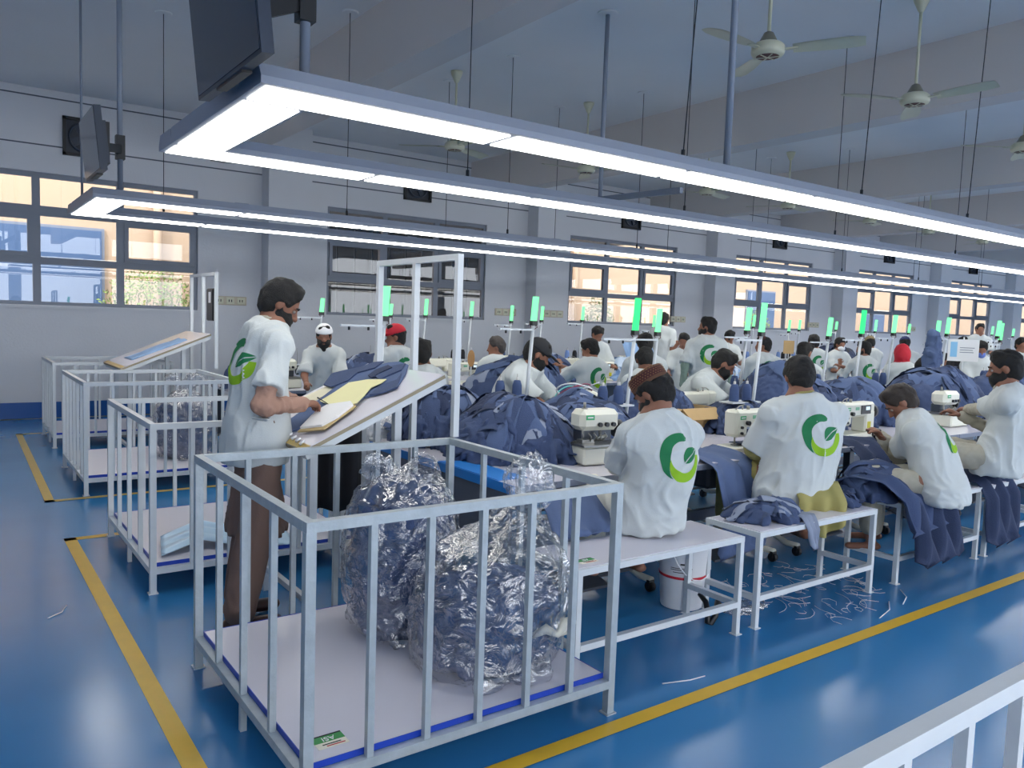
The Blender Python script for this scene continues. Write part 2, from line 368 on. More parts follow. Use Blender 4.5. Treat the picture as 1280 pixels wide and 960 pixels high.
def pole(x, y, z0, label, r=.022):
    t = thing('ceiling_pole', label, 'pole', (x, y, z0))
    b = B(); b.cyl((x, y, z0), (x, y, CEIL-.001), r, n=10); b.obj('pipe', M_PIPE, t, True)
    b = B(); b.cyl((x, y, CEIL-.02), (x, y, CEIL-.001), .1, n=16); b.obj('ceiling_plate', M_CEIL, t, True)
    return t
pole(1.27, 3.33, LZ+.085, 'grey pole beside the large near screen down to the light ring')
pole(1.27, 7.58, LZ+.085, 'grey pole carrying the small far screen')
pole(4.02, 3.34, LZ+.085, 'thick grey pole in the middle of the front light rail')
pole(1.15, 8.9, LZ+.085, 'thin grey rod left of the small far screen', .012)
pole(5.3, 5.95, 2.86, 'grey pole standing free between the two light rings, holding a bar')
t = thing('conduit_bar', 'thin grey bar from the free pole across to the nearer light ring', 'bar', (5.3, 5.95, 2.84))
b = B(); b.beam((5.3, 5.98, 2.84), (5.26, 4.85, 2.8), .04, .05); b.obj('channel', M_PIPE, t, True)

# ---------------------------------------------------------------- screens
def screen(px, y0, y1, z0, z1, x, polex, poley, label, tilt):
    t = thing('television', label, 'television', (polex, poley, (z0+z1)/2))
    def P(a, c, d): # a along y 0..1, c up 0..1, d depth behind the face
        return (x+tilt*(c)*(z1-z0)*-1+d, y0+(y1-y0)*a, z0+(z1-z0)*c+d*tilt)
    def slab(a0, a1, c0, c1, d0, d1, bb):
        vs = [P(a, c, d) for d in (d0, d1) for a, c in ((a0, c0), (a1, c0), (a1, c1), (a0, c1))]
        bb.add(vs, [(3, 2, 1, 0), (4, 5, 6, 7), (0, 1, 5, 4), (1, 2, 6, 5), (2, 3, 7, 6), (3, 0, 4, 7)])
    b = B(); slab(0, 1, 0, 1, .004, .05, b); slab(.12, .88, .12, .8, .05, .085, b); b.obj('casing', M_TVB, t, True)
    b = B(); slab(.015, .985, .03, .985, 0, .004, b); b.obj('display', M_TV, t, True)
    b = B(); slab(.3, .7, -.02, .0, .01, .05, b); b.obj('sensor_bar', M_BLACK, t, True)
    ym = (y0+y1)/2; b = B(); zc = (z0+z1)/2
    b.beam((x-tilt*(zc-z0)+.08, ym, zc), (polex, poley, zc+.14), .035, .07)
    b.obj('arm', M_BLACK, t, True)
    b = B(); b.box(polex-.035, polex+.035, poley-.035, poley+.035, zc+.05, zc+.25); b.obj('clamp', M_BLACK, t, True)
    b = B(); b.box(x-tilt*(zc-z0)+.07, x-tilt*(zc-z0)+.11, ym-.2, ym+.2, zc-.15, zc+.15); b.obj('mount_plate', M_BLACK, t, True)
screen(0, 2.86, 3.70, 2.53, 3.05, .93, 1.27, 3.33, 'large dark television facing the aisle at the front corner of the nearer light ring', .1)
screen(0, 6.45, 7.16, 2.60, 3.05, .95, 1.27, 7.58, 'small dark television on the far pole by the window wall', .1)

# ---------------------------------------------------------------- ceiling fans
def fan(loc, a0, label):
    x, y, z = loc; t = thing('ceiling_fan', label, 'ceiling fan', (x, y, z))
    b = B(); b.cyl((0, 0, .1), (0, 0, CEIL-z-.02), .014, n=8); b.obj('rod', M_CREAM, t)
    b = B(); b.lathe([(.0, CEIL-z-.001), (.075, CEIL-z-.001), (.07, CEIL-z-.03), (.03, CEIL-z-.12), (.016, CEIL-z-.14)], n=16); b.obj('canopy', M_CREAM, t)
    b = B(); b.lathe([(.016, .14), (.035, .13), (.075, .055), (.08, .045)], n=20); b.obj('shroud', mat('fan_shroud_grey', (120, 118, 104), .4), t)
    b = B(); b.lathe([(.0, .05), (.1, .05), (.122, .03), (.125, -.015), (.115, -.035), (.085, -.045)], n=24); b.obj('motor_housing', M_CREAM, t)
    b = B(); b.lathe([(.085, -.044), (.0, -.05)], n=20); v = b.obj('vent', M_FANR, t)
    b = B()
    for i in range(6): b.beam((0, 0, -.052), (.083*math.cos(i*PI/3), .083*math.sin(i*PI/3), -.049), .008, .004)
    b.obj('spoke', M_CREAM, v)
    for i in range(3):
        a = a0+i*2*PI/3; d = Vector((math.cos(a), math.sin(a), 0)); s = Vector((-d.y, d.x, 0)); b = B()
        b.beam(d*.1+Vector((0, 0, .0)), d*.22, .04, .008)
        def f(u, v, d=d, s=s):
            r = .18+.5*u; w = (.055+.03*math.sin(u*PI*.8))*(1 if u < .97 else .8); q = (v-.5)*2
            return d*r+s*(q*w)+Vector((0, 0, .008-.012*q-.006*q*q))
        b.grid(f, 9, 5); lo = len(b.v)
        b.grid(lambda u, v: f(u, 1-v)-Vector((0, 0, .004)), 9, 5); b.obj('blade', M_CREAM, t)
    return t
FZ = 3.72
flist = [((5.12, 3.92, FZ), 'cream ceiling fan nearest the camera, its blades spread wide at top right', -1.2+.15), ((7.15, 3.85, FZ), 'cream ceiling fan second from the camera, beyond the nearest fan', .55),
    ((5.16, 8.5, FZ), 'ceiling fan seen just under the near light rail on the left', 0.4), ((7.25, 8.45, FZ), 'ceiling fan between the near and far light rails, mid frame', 0.9),
    ((9.75, 8.45, FZ), 'ceiling fan just above the far light rail, right of the mid-frame one', .2), ((11.75, 8.4, FZ), 'ceiling fan on the window side, third from the right', .1), ((14.3, 8.4, FZ), 'small distant ceiling fan, second from the right on the window side', .3),
    ((16.5, 8.4, FZ), 'tiny distant ceiling fan on the window side', .6), ((9.78, 4.0, FZ), 'ceiling fan cut by the right edge of the photo', .45), ((18.9, 8.4, FZ), 'farthest tiny ceiling fan near the right edge', 1)]
for l, s, a in flist: fan(l, a, s)

# ---------------------------------------------------------------- exhaust fans and sockets on the window wall
EXL = ['leftmost', 'second from left', 'third from left', 'fourth from left', 'fifth from left', 'sixth from left']
for k in range(6):
    x = 1.45+5.44*k; z = 4.0
    t = thing('exhaust_fan', 'dark square exhaust fan set high in the window wall, '+EXL[k], 'exhaust fan', (x+.28, WY, z))
    b = B(); w = .56
    for r in ((x, x+w, z-.25, z-.21), (x, x+w, z+.25, z+.29), (x, x+.04, z-.25, z+.29), (x+w-.04, x+w, z-.25, z+.29)): b.box(r[0], r[1], WY-.06, WY-.001, r[2], r[3])
    b.obj('frame', M_BLACK, t, True)
    b = B(); b.box(x+.03, x+w-.03, WY-.012, WY-.002, z-.22, z+.26); b.obj('back_panel', mat('exhaust_dark', (46, 52, 64), .5), t, True)
    b = B(); c = (x+.28, WY-.035, z+.02); b.tube([(c[0]+.2*math.cos(i*PI/12), c[1], c[2]+.2*math.sin(i*PI/12)) for i in range(25)], .016, 6, False); b.obj('ring', M_TVB, t, True)
    b = B(); b.box(c[0]-.07, c[0]+.07, WY-.07, WY-.03, c[2]-.08, c[2]+.08); b.obj('motor', M_GREYP, t, True)
    for i in range(4):
        a = i*PI/2+.5; b = B(); b.beam((c[0]+.07*math.cos(a), c[1], c[2]+.07*math.sin(a)), (c[0]+.18*math.cos(a), c[1]+.01, c[2]+.18*math.sin(a)), .02, .1); b.obj('blade', M_TVB, t, True)
for i, (x, lab) in enumerate([(3.8, 'to the right of the leftmost window'), (9.25, 'to the right of the second window'), (10.2, 'on the second pillar'), (12.6+1.7, 'right of the third window'), (15.9, 'left of the fourth window'), (19.8, 'right of the fourth window'), (25.1, 'right of the fifth window')]):
    t = thing('socket_box', 'beige wall sockets in a row '+lab, 'socket', (x, WY, 1.78))
    yb = WY-.35 if 4.3 <= (x-4.3) % 5.44+4.3 <= 5.02 and x > 4 else WY
    b = B(); b.rbox(x-.26, x+.26, yb-.02, yb, 1.71, 1.85, .006); b.obj('plate', M_SOCK, t, True)
    for j in range(3):
        q = B(); q.rbox(x-.235+.17*j, x-.11+.17*j, yb-.026, yb-.019, 1.725, 1.835, .004); f = q.obj('socket', M_CREAM, t, True)
        q = B(); q.box(x-.2+.17*j, x-.185+.17*j, yb-.028, yb-.025, 1.76, 1.8); q.box(x-.16+.17*j, x-.145+.17*j, yb-.028, yb-.025, 1.76, 1.8); q.obj('slot', M_BLACK, f, True)

# ---------------------------------------------------------------- railed carts
def cart(x0, y0, x1, y1, label, h=.975, m=M_STEELW, nx=5, ny=3, t0=.034, feet=True):
    t = thing('railed_platform', label, 'railed platform', (x0, y0, 0)); zb = .13
    xs = [x0, x1]; ys = [y0, y1]
    for x in xs:
        for y in ys:
            b = B(); b.box(x-t0/2, x+t0/2, y-t0/2, y+t0/2, .004, h-t0); b.obj('post', m, t, True)
            b = B(); b.box(x-t0*.75, x+t0*.75, y-t0*.75, y+t0*.75, 0, .006); b.obj('foot_plate', m, t, True)
    for z, nm in ((h-t0/2, 'top_rail'), (zb, 'bottom_rail')):
        for y in ys: b = B(); b.beam((x0-t0/2+(.001 if z > h/2 else t0), y, z), (x1+t0/2-(.001 if z > h/2 else t0), y, z), t0, t0); b.obj(nm, m, t, True)
        for x in xs: b = B(); b.beam((x, y0+t0/2+.0005, z), (x, y1-t0/2-.0005, z), t0, t0); b.obj(nm, m, t, True)
    s = .024
    for y in ys:
        for i in range(1, nx+1):
            x = x0+(x1-x0)*i/(nx+1); b = B(); b.box(x-s/2, x+s/2, y-s/2, y+s/2, zb+t0/2, h-t0); b.obj('bar', m, t, True)
    for x in xs:
        for i in range(1, ny+1):
            y = y0+(y1-y0)*i/(ny+1); b = B(); lo = .0 if (i == (ny+1)//2) else zb+t0/2; b.box(x-s/2, x+s/2, y-s/2, y+s/2, lo, h-t0); b.obj('bar', m, t, True)
    b = B(); d = t0/2+.004; b.box(x0+d, x1-d, y0+d, y1-d, .150, .168); b.obj('deck', M_DECK, t, True)
    b = B()
    for r in ((x0+d-.003, x1-d+.003, y0+d-.003, y0+d), (x0+d-.003, x1-d+.003, y1-d, y1-d+.003), (x0+d-.003, x0+d, y0+d, y1-d), (x1-d, x1-d+.003, y0+d, y1-d)): b.box(*r, .148, .17)
    b.obj('deck_edging', M_EDGE, t, True)
    b = B(); b.beam(((x0+x1)/2, y0, zb), ((x0+x1)/2, y1, zb), t0, .03); b.obj('cross_member', m, t, True)
    return t
cart(.92, 2.32, 2.23, 3.63, 'nearest railed platform holding two clear bags of navy cloth', ny=3)
cart(.95, 4.73, 2.23, 6.1, 'railed platform just behind the standing man', ny=3, m=M_STEEL)
cart(.98, 7.51, 2.25, 8.94, 'third railed platform, holding a bag under the far tilted board', ny=5, m=M_STEEL)
cart(1.02, 10.2, 2.27, 11.35, 'farthest railed platform, nearest the window wall', ny=4, m=M_STEEL)
cart(1.03, -.72, 2.34, .615, 'white railing of the platform at the bottom right corner', m=M_STEEL)
cart(-9, -9, -8.5, -8.5, 'x') if False else None

# tilted inspection boards on their tall frames
def board(y0, y1, xa, xb, za, zb, label, fl, pole_h=1.93):
    t = thing('tilted_board', label, 'inspection board', (xa, y0, 0)); n = Vector((-(zb-za), 0, xb-xa)).normalized()
    def slab(bb, u0, u1, v0, v1, d0, d1):
        P = lambda u, v, d: Vector((xa+(xb-xa)*u, y0+(y1-y0)*v, za+(zb-za)*u))+n*d
        vs = [P(u, v, d) for d in (d0, d1) for u, v in ((u0, v0), (u1, v0), (u1, v1), (u0, v1))]
        bb.add(vs, [(3, 2, 1, 0), (4, 5, 6, 7), (0, 1, 5, 4), (1, 2, 6, 5), (2, 3, 7, 6), (3, 0, 4, 7)])
    b = B(); slab(b, 0, 1, 0, 1, -.018, 0); b.obj('board_top', M_DECK, t, True)
    b = B(); slab(b, -.003, 1.003, -.003, 1.003, -.022, -.004); b.obj('board_edging', mat('bare_board_edge', (150, 140, 116), .6), t, True)
    b = B(); slab(b, 0, .05, 0, 1, 0, .002); b.obj('edge_tape', M_TAPE, t, True)['label'] = 'strip of shiny yellow tape along the low edge'
    b = B()
    for v0, v1 in ((0, .03), (.97, 1)): slab(b, 0, 1, v0, v1, -.055, -.022)
    for u0, u1 in ((0, .03), (.97, 1)): slab(b, u0, u1, .031, .969, -.055, -.022)
    b.obj('support_frame', M_STEEL, t, True)
    for u in (.12, .72):
        for v in (.12, .85):
            p = Vector((xa+(xb-xa)*u, y0+(y1-y0)*v, 0)); zz = za+(zb-za)*u-.04
            b = B(); b.box(p.x-.02, p.x+.02, p.y-.02, p.y+.02, 0, zz); b.obj('leg', M_STEEL, t, True)
        b = B(); b.box(xa+(xb-xa)*u-.015, xa+(xb-xa)*u+.015, y0+(y1-y0)*.12, y0+(y1-y0)*.85, .12, .15); b.obj('leg_brace', M_STEEL, t, True)
    f = thing('tall_frame', fl, 'frame', (xb+.03, y0, 0))
    for v in (0, .5, 1):
        yy = y0+(y1-y0)*v-.05; b = B(); b.box(xb+.03, xb+.064, yy-.017, yy+.017, .98 if v == 0 else 0, pole_h); b.obj('post', M_STEEL, f, True)
    b = B(); b.box(xb+.03, xb+.064, y0-.067, y1-.033, pole_h, pole_h+.034); b.obj('top_bar', M_STEEL, f, True)
    return t
board(3.68, 4.62, 1.42, 2.205, .955, 1.315, 'white tilted inspection board the standing man writes on', 'white tall open frame rising beside the near tilted board')
board(9.0, 10.05, 1.50, 2.40, .985, 1.36, 'white tilted board with a folded pale blue garment, in the far bay', 'white tall open frame behind the far tilted board', 2.0)

# ================================================================ bodies and cloth from distance fields
def _noise(P, s, seed=0):                       # trilinear value noise, numpy
    X = P*s+seed*17.3; I = np.floor(X).astype(np.int64); f = X-I; f = f*f*(3-2*f); out = 0
    for a in (0, 1):
        for b_ in (0, 1):
            for c in (0, 1):
                h = (I[..., 0]+a)*73856093 ^ (I[..., 1]+b_)*19349663 ^ (I[..., 2]+c)*83492791
                h = ((h ^ (h >> 13))*1274126177) & 0x7fffffff
                v = (h % 1000003)/1000003.
                out = out+v*(f[..., 0] if a else 1-f[..., 0])*(f[..., 1] if b_ else 1-f[..., 1])*(f[..., 2] if c else 1-f[..., 2])
    return out
class Field:
    def __init__(s, lo, hi, h):
        s.lo = np.array(lo, float); s.h = h; s.n = np.ceil((np.array(hi)-s.lo)/h).astype(int)+2
        s.F = np.full(s.n, .2, np.float32)
    def _reg(s, lo, hi):
        a = np.maximum(0, np.floor((np.array(lo)-s.lo)/s.h).astype(int)); b_ = np.minimum(s.n, np.ceil((np.array(hi)-s.lo)/s.h).astype(int)+1)
        if (b_ <= a).any(): return None, None
        ax = [s.lo[i]+s.h*np.arange(a[i], b_[i]) for i in range(3)]
        P = np.stack(np.meshgrid(*ax, indexing='ij'), -1)
        return (slice(a[0], b_[0]), slice(a[1], b_[1]), slice(a[2], b_[2])), P
    def put(s, sl, d, k, op):
        F = s.F[sl]
        if op == 'u':
            h = np.maximum(k-np.abs(F-d), 0)/k if k > 0 else 0; s.F[sl] = np.minimum(F, d)-h*h*k*.25
        elif op == 's':
            d = -d; h = np.maximum(k-np.abs(F-d), 0)/k if k > 0 else 0; s.F[sl] = np.maximum(F, d)+h*h*k*.25
    def cone(s, p0, p1, r0, r1, k=.02, flat=None, fs=1., op='u'):
        p0 = np.array(p0, float); p1 = np.array(p1, float); m = max(r0, r1)/min(1, fs)*max(1, fs)+k+.03
        sl, P = s._reg(np.minimum(p0, p1)-m, np.maximum(p0, p1)+m)
        if sl is None: return s
        Q = P-p0; A = p1-p0
        if flat is not None:
            fl = np.array(flat, float); q = Q@fl; Q = Q+(q*(1/fs-1))[..., None]*fl; A = A+(A@fl)*(1/fs-1)*fl
        L = A@A+1e-9; t = np.clip(Q@A/L, 0, 1); d = np.linalg.norm(Q-t[..., None]*A, axis=-1)-(r0+(r1-r0)*t)
        s.put(sl, d*(min(1, fs)**.5), k, op); return s
    def ell(s, c, R, rad, k=.02, op='u'):       # R rows = local axes
        c = np.array(c, float); m = max(rad)+k+.03; sl, P = s._reg(c-m, c+m)
        if sl is None: return s
        q = (P-c)@np.array(R).T; rad = np.array(rad); l = np.linalg.norm(q/rad, axis=-1); g = np.linalg.norm(q/rad**2, axis=-1)+1e-9
        s.put(sl, l*(l-1)/g, k, op); return s
    def plane(s, p, n, op='s', k=.005):         # cut away the side the normal points to
        sl, P = s._reg(s.lo-1, s.lo+s.n*s.h+1); s.put(sl, -((P-np.array(p))@np.array(n)), k, op); return s
    def warp(s, fn, lim=.06):
        m = np.abs(s.F) < lim; idx = np.argwhere(m); P = s.lo+idx*s.h; s.F[m] += fn(P).astype(np.float32); return s
    def mesh(s, name, mats):
        F = s.F; S = F < 0; nx, ny, nz = F.shape
        c = np.zeros((nx-1, ny-1, nz-1), np.int8)
        for a in (0, 1):
            for b_ in (0, 1):
                for d in (0, 1): c += S[a:nx-1+a, b_:ny-1+b_, d:nz-1+d]
        act = (c > 0) & (c < 8); ids = np.argwhere(act); N = len(ids)
        vid = -np.ones(act.shape, np.int64); vid[act] = np.arange(N)
        acc = np.zeros((N, 3)); cnt = np.zeros(N); i, j, k = ids.T
        cs = [(a, b_, d) for a in (0, 1) for b_ in (0, 1) for d in (0, 1)]
        vals = {q: F[i+q[0], j+q[1], k+q[2]] for q in cs}
        for q in cs:
            for ax in range(3):
                if q[ax]: continue
                r = list(q); r[ax] = 1; r = tuple(r); v0 = vals[q]; v1 = vals[r]; m = (v0 < 0) != (v1 < 0)
                t = np.where(m, v0/(v0-v1+1e-12), 0); p = np.tile(np.array(q, float), (N, 1)); p[:, ax] += t; acc += p*m[:, None]; cnt += m
        V = s.lo+(ids+acc/np.maximum(cnt, 1)[:, None])*s.h
        quads = []
        for ax in range(3):
            o1, o2 = [(1, 2), (2, 0), (0, 1)][ax]
            A = [slice(None)]*3; Bs = [slice(None)]*3; A[ax] = slice(0, -1); Bs[ax] = slice(1, None)
            a0 = S[tuple(A)]; b0 = S[tuple(Bs)]; e = np.argwhere(a0 != b0)
            e = e[(e[:, o1] > 0) & (e[:, o2] > 0) & (e[:, o1] < F.shape[o1]-1) & (e[:, o2] < F.shape[o2]-1)]
            if not len(e): continue
            def cell(d1, d2): q = e.copy(); q[:, o1] -= d1; q[:, o2] -= d2; return vid[q[:, 0], q[:, 1], q[:, 2]]
            Q = np.stack([cell(1, 1), cell(0, 1), cell(0, 0), cell(1, 0)], 1)
            fl = ~a0[e[:, 0], e[:, 1], e[:, 2]]; Q[fl] = Q[fl][:, ::-1]; quads.append(Q)
        Q = np.concatenate(quads) if quads else np.zeros((0, 4), int); Q = Q[(Q >= 0).all(1)]
        return np_mesh(name, V, Q, mats)
def np_mesh(name, V, Q, mats, smooth=True):
    me = bpy.data.meshes.new(name); me.vertices.add(len(V)); me.vertices.foreach_set('co', np.asarray(V, np.float32).ravel())
    n = Q.shape[1]; me.loops.add(Q.size); me.loops.foreach_set('vertex_index', Q.astype(np.int32).ravel())
    me.polygons.add(len(Q)); me.polygons.foreach_set('loop_start', np.arange(0, Q.size, n, dtype=np.int32))
    me.polygons.foreach_set('loop_total', np.full(len(Q), n, np.int32)); me.polygons.foreach_set('use_smooth', np.full(len(Q), smooth))
    for m in (mats if isinstance(mats, (list, tuple)) else [mats]): me.materials.append(m)
    me.update(calc_edges=True); me.validate(); return me
def unit(v): v = np.array(v, float); return v/np.linalg.norm(v)
def ik(a, c, l1, l2, hint):                    # two-bone joint between a and c
    a = np.array(a, float); c = np.array(c, float); d = c-a; L = np.linalg.norm(d); L2 = min(L, (l1+l2)*.995); d = d/L
    x = (l1*l1-l2*l2+L2*L2)/(2*L2); y = math.sqrt(max(0, l1*l1-x*x)); h = np.array(hint, float); h = h-d*(h@d); h = unit(h)
    return a+d*x+h*y, a+d*L2
def folds(seed, A, sc=1., dirs=None):
    def fn(P):
        Q = P.copy(); w = _noise(P, 3.2/sc, seed)[:, None]*np.array([.35, .3, .22])*sc; Q = (Q+w)*np.array([1, 1, .42 if dirs is None else dirs])
        n = 1-np.abs(_noise(Q, 9/sc, seed+3)*2-1); n2 = 1-np.abs(_noise(Q, 19/sc, seed+5)*2-1)
        return -A*(n**2-.35)-A*.45*(n2**2-.35)
    return fn
def logo(parent, bvh_mesh, origin, right, up, outn, R, q=1., nu=26):
    """the printed mark on the shirt back: a ring of dark and lime green closed by a leaf"""
    bm = BVHTree.FromPolygons([v.co[:] for v in bvh_mesh.vertices], [tuple(p.vertices) for p in bvh_mesh.polygons])
    o = Vector(origin); r = Vector(right); u = Vector(up); n = Vector(outn)
    def hit(x, y):
        p = o+r*(x*R)+u*(y*R); h = bm.ray_cast(p+n*.3, -n, .8)
        if h[0] is None: return p
        return h[0]+n*.0025
    def strip(b, fo, fi, a0, a1, nv=4):
        def fn(t, s):
            a = math.radians(a0+(a1-a0)*t); ro, ri = fo(t), fi(t); rr = ri+(ro-ri)*s
            return hit(rr*math.cos(a), rr*math.sin(a))
        b.grid(fn, nu, nv)
    ls = lambda pts: (lambda t: float(np.interp(t, [p[0] for p in pts], [p[1] for p in pts])))
    b = B(); strip(b, ls([(0, .9), (.05, .97), (.12, 1), (1, 1)]), ls([(0, .76), (.06, .66), (.3, .6), (.66, .56), (.75, .6), (1, 1)]), 64, 240)
    b.obj('logo_ring', M_DGRN, parent)
    b = B(); strip(b, ls([(0, .56), (.12, .72), (.3, .97), (.36, 1), (1, 1)]), ls([(0, .555), (.3, .6), (.6, .66), (.9, .7), (1, .76)]), 188, 368)
    b.obj('logo_ring_lime', M_LIME, parent)
    for sgn in (1, -1):
        b = B(); A = np.array([.06, -.24]); T = np.array([.93, .36]); D = T-A; Nn = np.array([-D[1], D[0]])/np.linalg.norm(D)
        def fn(t, s, sgn=sgn):
            w = (.30 if sgn > 0 else .2)*math.sin(PI*min(1, t**.8)); p = A+D*t+Nn*sgn*(.022+w*s)+Nn*.06*math.sin(PI*t); return hit(p[0], p[1])
        b.grid(fn, max(6, nu//2), 4); b.obj('logo_leaf', M_DGRN, parent)
VIEWP = np.array([0, 0, CH])

SEATED = []
def person(label, head, yaw, pose='sit', hipz=.62, s=1., h=.011, headyaw=0, nod=35, hands=None, hint=None, shirt=M_SHIRT, shirt2=None, arm=None, pants=None,
           skin=M_SKIN, hair=M_HAIR, beard=0, cap=None, mark=True, lean=None, extra=None, legs=True, seed=1, curve=10, feet=None, sleeve=.66, spread=.15, group='garment workers in white shirts', cat='person', widen=1., mask=None, hem=.0, tilt=0, collar=None, leanyaw=0, elbows=None, ly_=.235):
    """one worker: a continuous body, with hair and clothes as children"""
    H = np.array(head, float); cy, sy = math.cos(math.radians(yaw)), math.sin(math.radians(yaw))
    F0 = np.array([cy, sy, 0]); R0 = np.array([sy, -cy, 0]); Z = np.array([0, 0, 1.]); ly = math.radians(yaw+leanyaw); FL = np.array([math.cos(ly), math.sin(ly), 0])
    neckl = .128*s; torl = .50*s; na = math.radians(nod*.6)
    nb = H-neckl*(math.cos(na)*Z+math.sin(na)*F0)*.93       # base of the neck
    if lean is None:
        c = np.clip((nb[2]-hipz)/torl, .3, 1); a = math.acos(c)
    else: a = math.radians(lean)
    a1 = a-math.radians(curve); a2 = a+math.radians(curve); U1 = math.cos(a1)*Z+math.sin(a1)*FL; U2 = math.cos(a2)*Z+math.sin(a2)*FL
    hip = nb-torl*.5*(U1+U2); mid = hip+U1*torl*.5; Fw = math.cos(a2)*F0-math.sin(a2)*Z; F1 = math.cos(a1)*F0-math.sin(a1)*Z
    sh = [nb-U2*.097*s-R0*.172*s*widen, nb-U2*.097*s+R0*.172*s*widen]      # left, right shoulder
    # head frame
    hy = math.radians(yaw+headyaw); hf0 = np.array([math.cos(hy), math.sin(hy), 0]); hn = math.radians(nod)
    hf = math.cos(hn)*hf0-math.sin(hn)*Z; hu = math.cos(hn)*Z+math.sin(hn)*hf0; hr = np.cross(hf, hu)
    if tilt: tl = math.radians(tilt); hu, hr = hu*math.cos(tl)+hr*math.sin(tl), hr*math.cos(tl)-hu*math.sin(tl)
    def L(r, f, u): return H+s*(hr*r+hf*f+hu*u)
    HB = [hr, hf, hu]
    if hands is None:
        hands = [nb-R0*.13*s+F0*.35*s-Z*.36*s, nb+R0*.13*s+F0*.37*s-Z*.36*s]
    hands = [np.array(q, float) if q is not None else None for q in hands]
    joints = []
    for i, sg in ((0, -1), (1, 1)):
        t = hands[i]; hi = (hint[i] if hint else R0*sg*.4-Z*1.-F0*.3); el, wr = ik(sh[i], t, .285*s, .255*s, hi)
        if elbows and elbows[i] is not None: el, wr = np.array(elbows[i]), t
        joints.append((el, wr))
    if pose == 'sit':
        knees = [hip+F0*.40*s-R0*spread*s+Z*(.0), hip+F0*.40*s+R0*spread*s]; ank = [k-Z*(.42*s)+F0*(-.02) for k in knees]
        for q in ank: q[2] = max(q[2], .08)
    else:
        knees = []; ank = []
        for i, sg in ((0, -1), (1, 1)):
            f = (np.array(feet[i]) if feet else hip*[1, 1, 0]+R0*sg*.1+Z*.085); ank.append(f)
            k, _ = ik(hip+R0*sg*.09, f, .42*s, .41*s, F0); knees.append(k)
    pts = [H+.14, H-.14, hip+.22, hip-.22]+[q for jj in joints for q in jj]+[q for q in hands]+(knees+ank if legs else [])+[x for x in sh]
    pts = np.array(pts); lo = pts.min(0)-.11; hi_ = pts.max(0)+.11
    root = thing('person', label, cat, (hip[0], hip[1], 0), group=group)
    root.rotation_euler = (0, 0, 0)
    if pose == 'sit': SEATED.append(root)
    # ---- body
    f = Field(lo, hi_, h)
    f.ell(L(0, -.012, .025), HB, (.074*s, .096*s, .093*s), .01).ell(L(0, .022, -.045), HB, (.056*s, .064*s, .073*s), .03)
    f.cone(L(-.026, .045, -.078), L(.026, .045, -.078), .026*s, .026*s, .02).ell(L(0, .06, -.102), HB, (.024*s, .02*s, .018*s), .02)
    f.cone(L(0, .085, .012), L(0, .108, -.028), .008*s, .013*s, .012).cone(L(-.012, .095, -.03), L(.012, .095, -.03), .009*s, .009*s, .008)
    f.cone(L(-.034, .076, .026), L(.034, .076, .026), .012*s, .012*s, .012)
    for sg in (-1, 1):
        f.ell(L(sg*.032, .096, .004), HB, (.017*s, .012*s, .011*s), .01, 's'); f.ell(L(sg*.076, -.004, -.002), HB, (.011*s, .022*s, .033*s), .008)
    f.cone(L(-.016, .086, -.058), L(.016, .086, -.058), .011*s, .011*s, .008)
    f.cone(L(0, -.02, -.06), nb-U2*.02, .054*s, .062*s, .03)
    f.cone(nb-U2*.02, hip, .07*s, .09*s, .04, R0, 1.5)
    f.cone(sh[0], sh[1], .04*s, .04*s, .03)
    for i, sg in ((0, -1), (1, 1)):
        el, wr = joints[i]; f.cone(sh[i], el, .04*s, .04*s, .02).cone(el, wr, .04*s, .027*s, .02)
        d = unit(wr-el); target = hands[i]; side = unit(np.cross(d, Z)+1e-6) if abs(d[2]) < .95 else R0; up = np.cross(side, d)
        thumb = side*(-1 if np.dot(side, R0)*sg > 0 else 1)
        pc = wr+d*.045*s; f.cone(wr, wr+d*.075*s, .026*s, .036*s, .015, up, .55)
        for j, (off, ln) in enumerate(((-.028, .062), (-.0095, .074), (.0095, .068), (.028, .052))):
            k0 = wr+d*.082*s+side*off*s; curl = .6+.12*j
            k1 = k0+(d*math.cos(curl*.6)-up*math.sin(curl*.6))*ln*.55*s; k2 = k1+(d*math.cos(curl*1.6)-up*math.sin(curl*1.6))*ln*.5*s
            f.cone(k0, k1, .0095*s, .0085*s, .004).cone(k1, k2, .0085*s, .007*s, .004)
        t0 = wr+d*.025*s+thumb*.026*s; t1 = t0+(d*.7+thumb*.6-up*.35)*.042*s; t2 = t1+(d*.9-up*.3)*.03*s
        f.cone(t0, t1, .0125*s, .0105*s, .008).cone(t1, t2, .0105*s, .008*s, .004)
    if legs:
        for i, sg in ((0, -1), (1, 1)):
            f.cone(hip+R0*sg*.09*s, knees[i], .075*s, .05*s, .03).cone(knees[i], ank[i], .048*s, .032*s, .02)
            ft = ank[i]+F0*.13*s; ft[2] = ank[i][2]-.05; f.cone(ank[i]-Z*.03-F0*.03, ft, .034*s, .03*s, .02, Z, .7)
    body = link('body', f.mesh('body', skin), root, True)
    # ---- eyes, lips
    if h <= .009:
        for sg in (-1, 1):
            b = B(); c = L(sg*.031, .0765, .004); b.lathe([(.0001, -.0105*s), (.0074*s, -.0074*s), (.0105*s, 0), (.0074*s, .0074*s), (.0001, .0105*s)], c, 10)
            e = b.obj('eye', M_EYE, root, True)
            b = B(); c2 = c+hf*.0062*s-hu*.002; b.lathe([(.0001, -.0065*s), (.0065*s, 0), (.0001, .0065*s)], c2, 8); b.obj('iris', M_BLACK, e, True)
            b = B(); b.tube([L(sg*.014, .092, .024), L(sg*.033, .092, .030), L(sg*.052, .078, .025)], [.004*s, .0055*s, .003*s], 6); b.obj('eyebrow', hair, root, True)
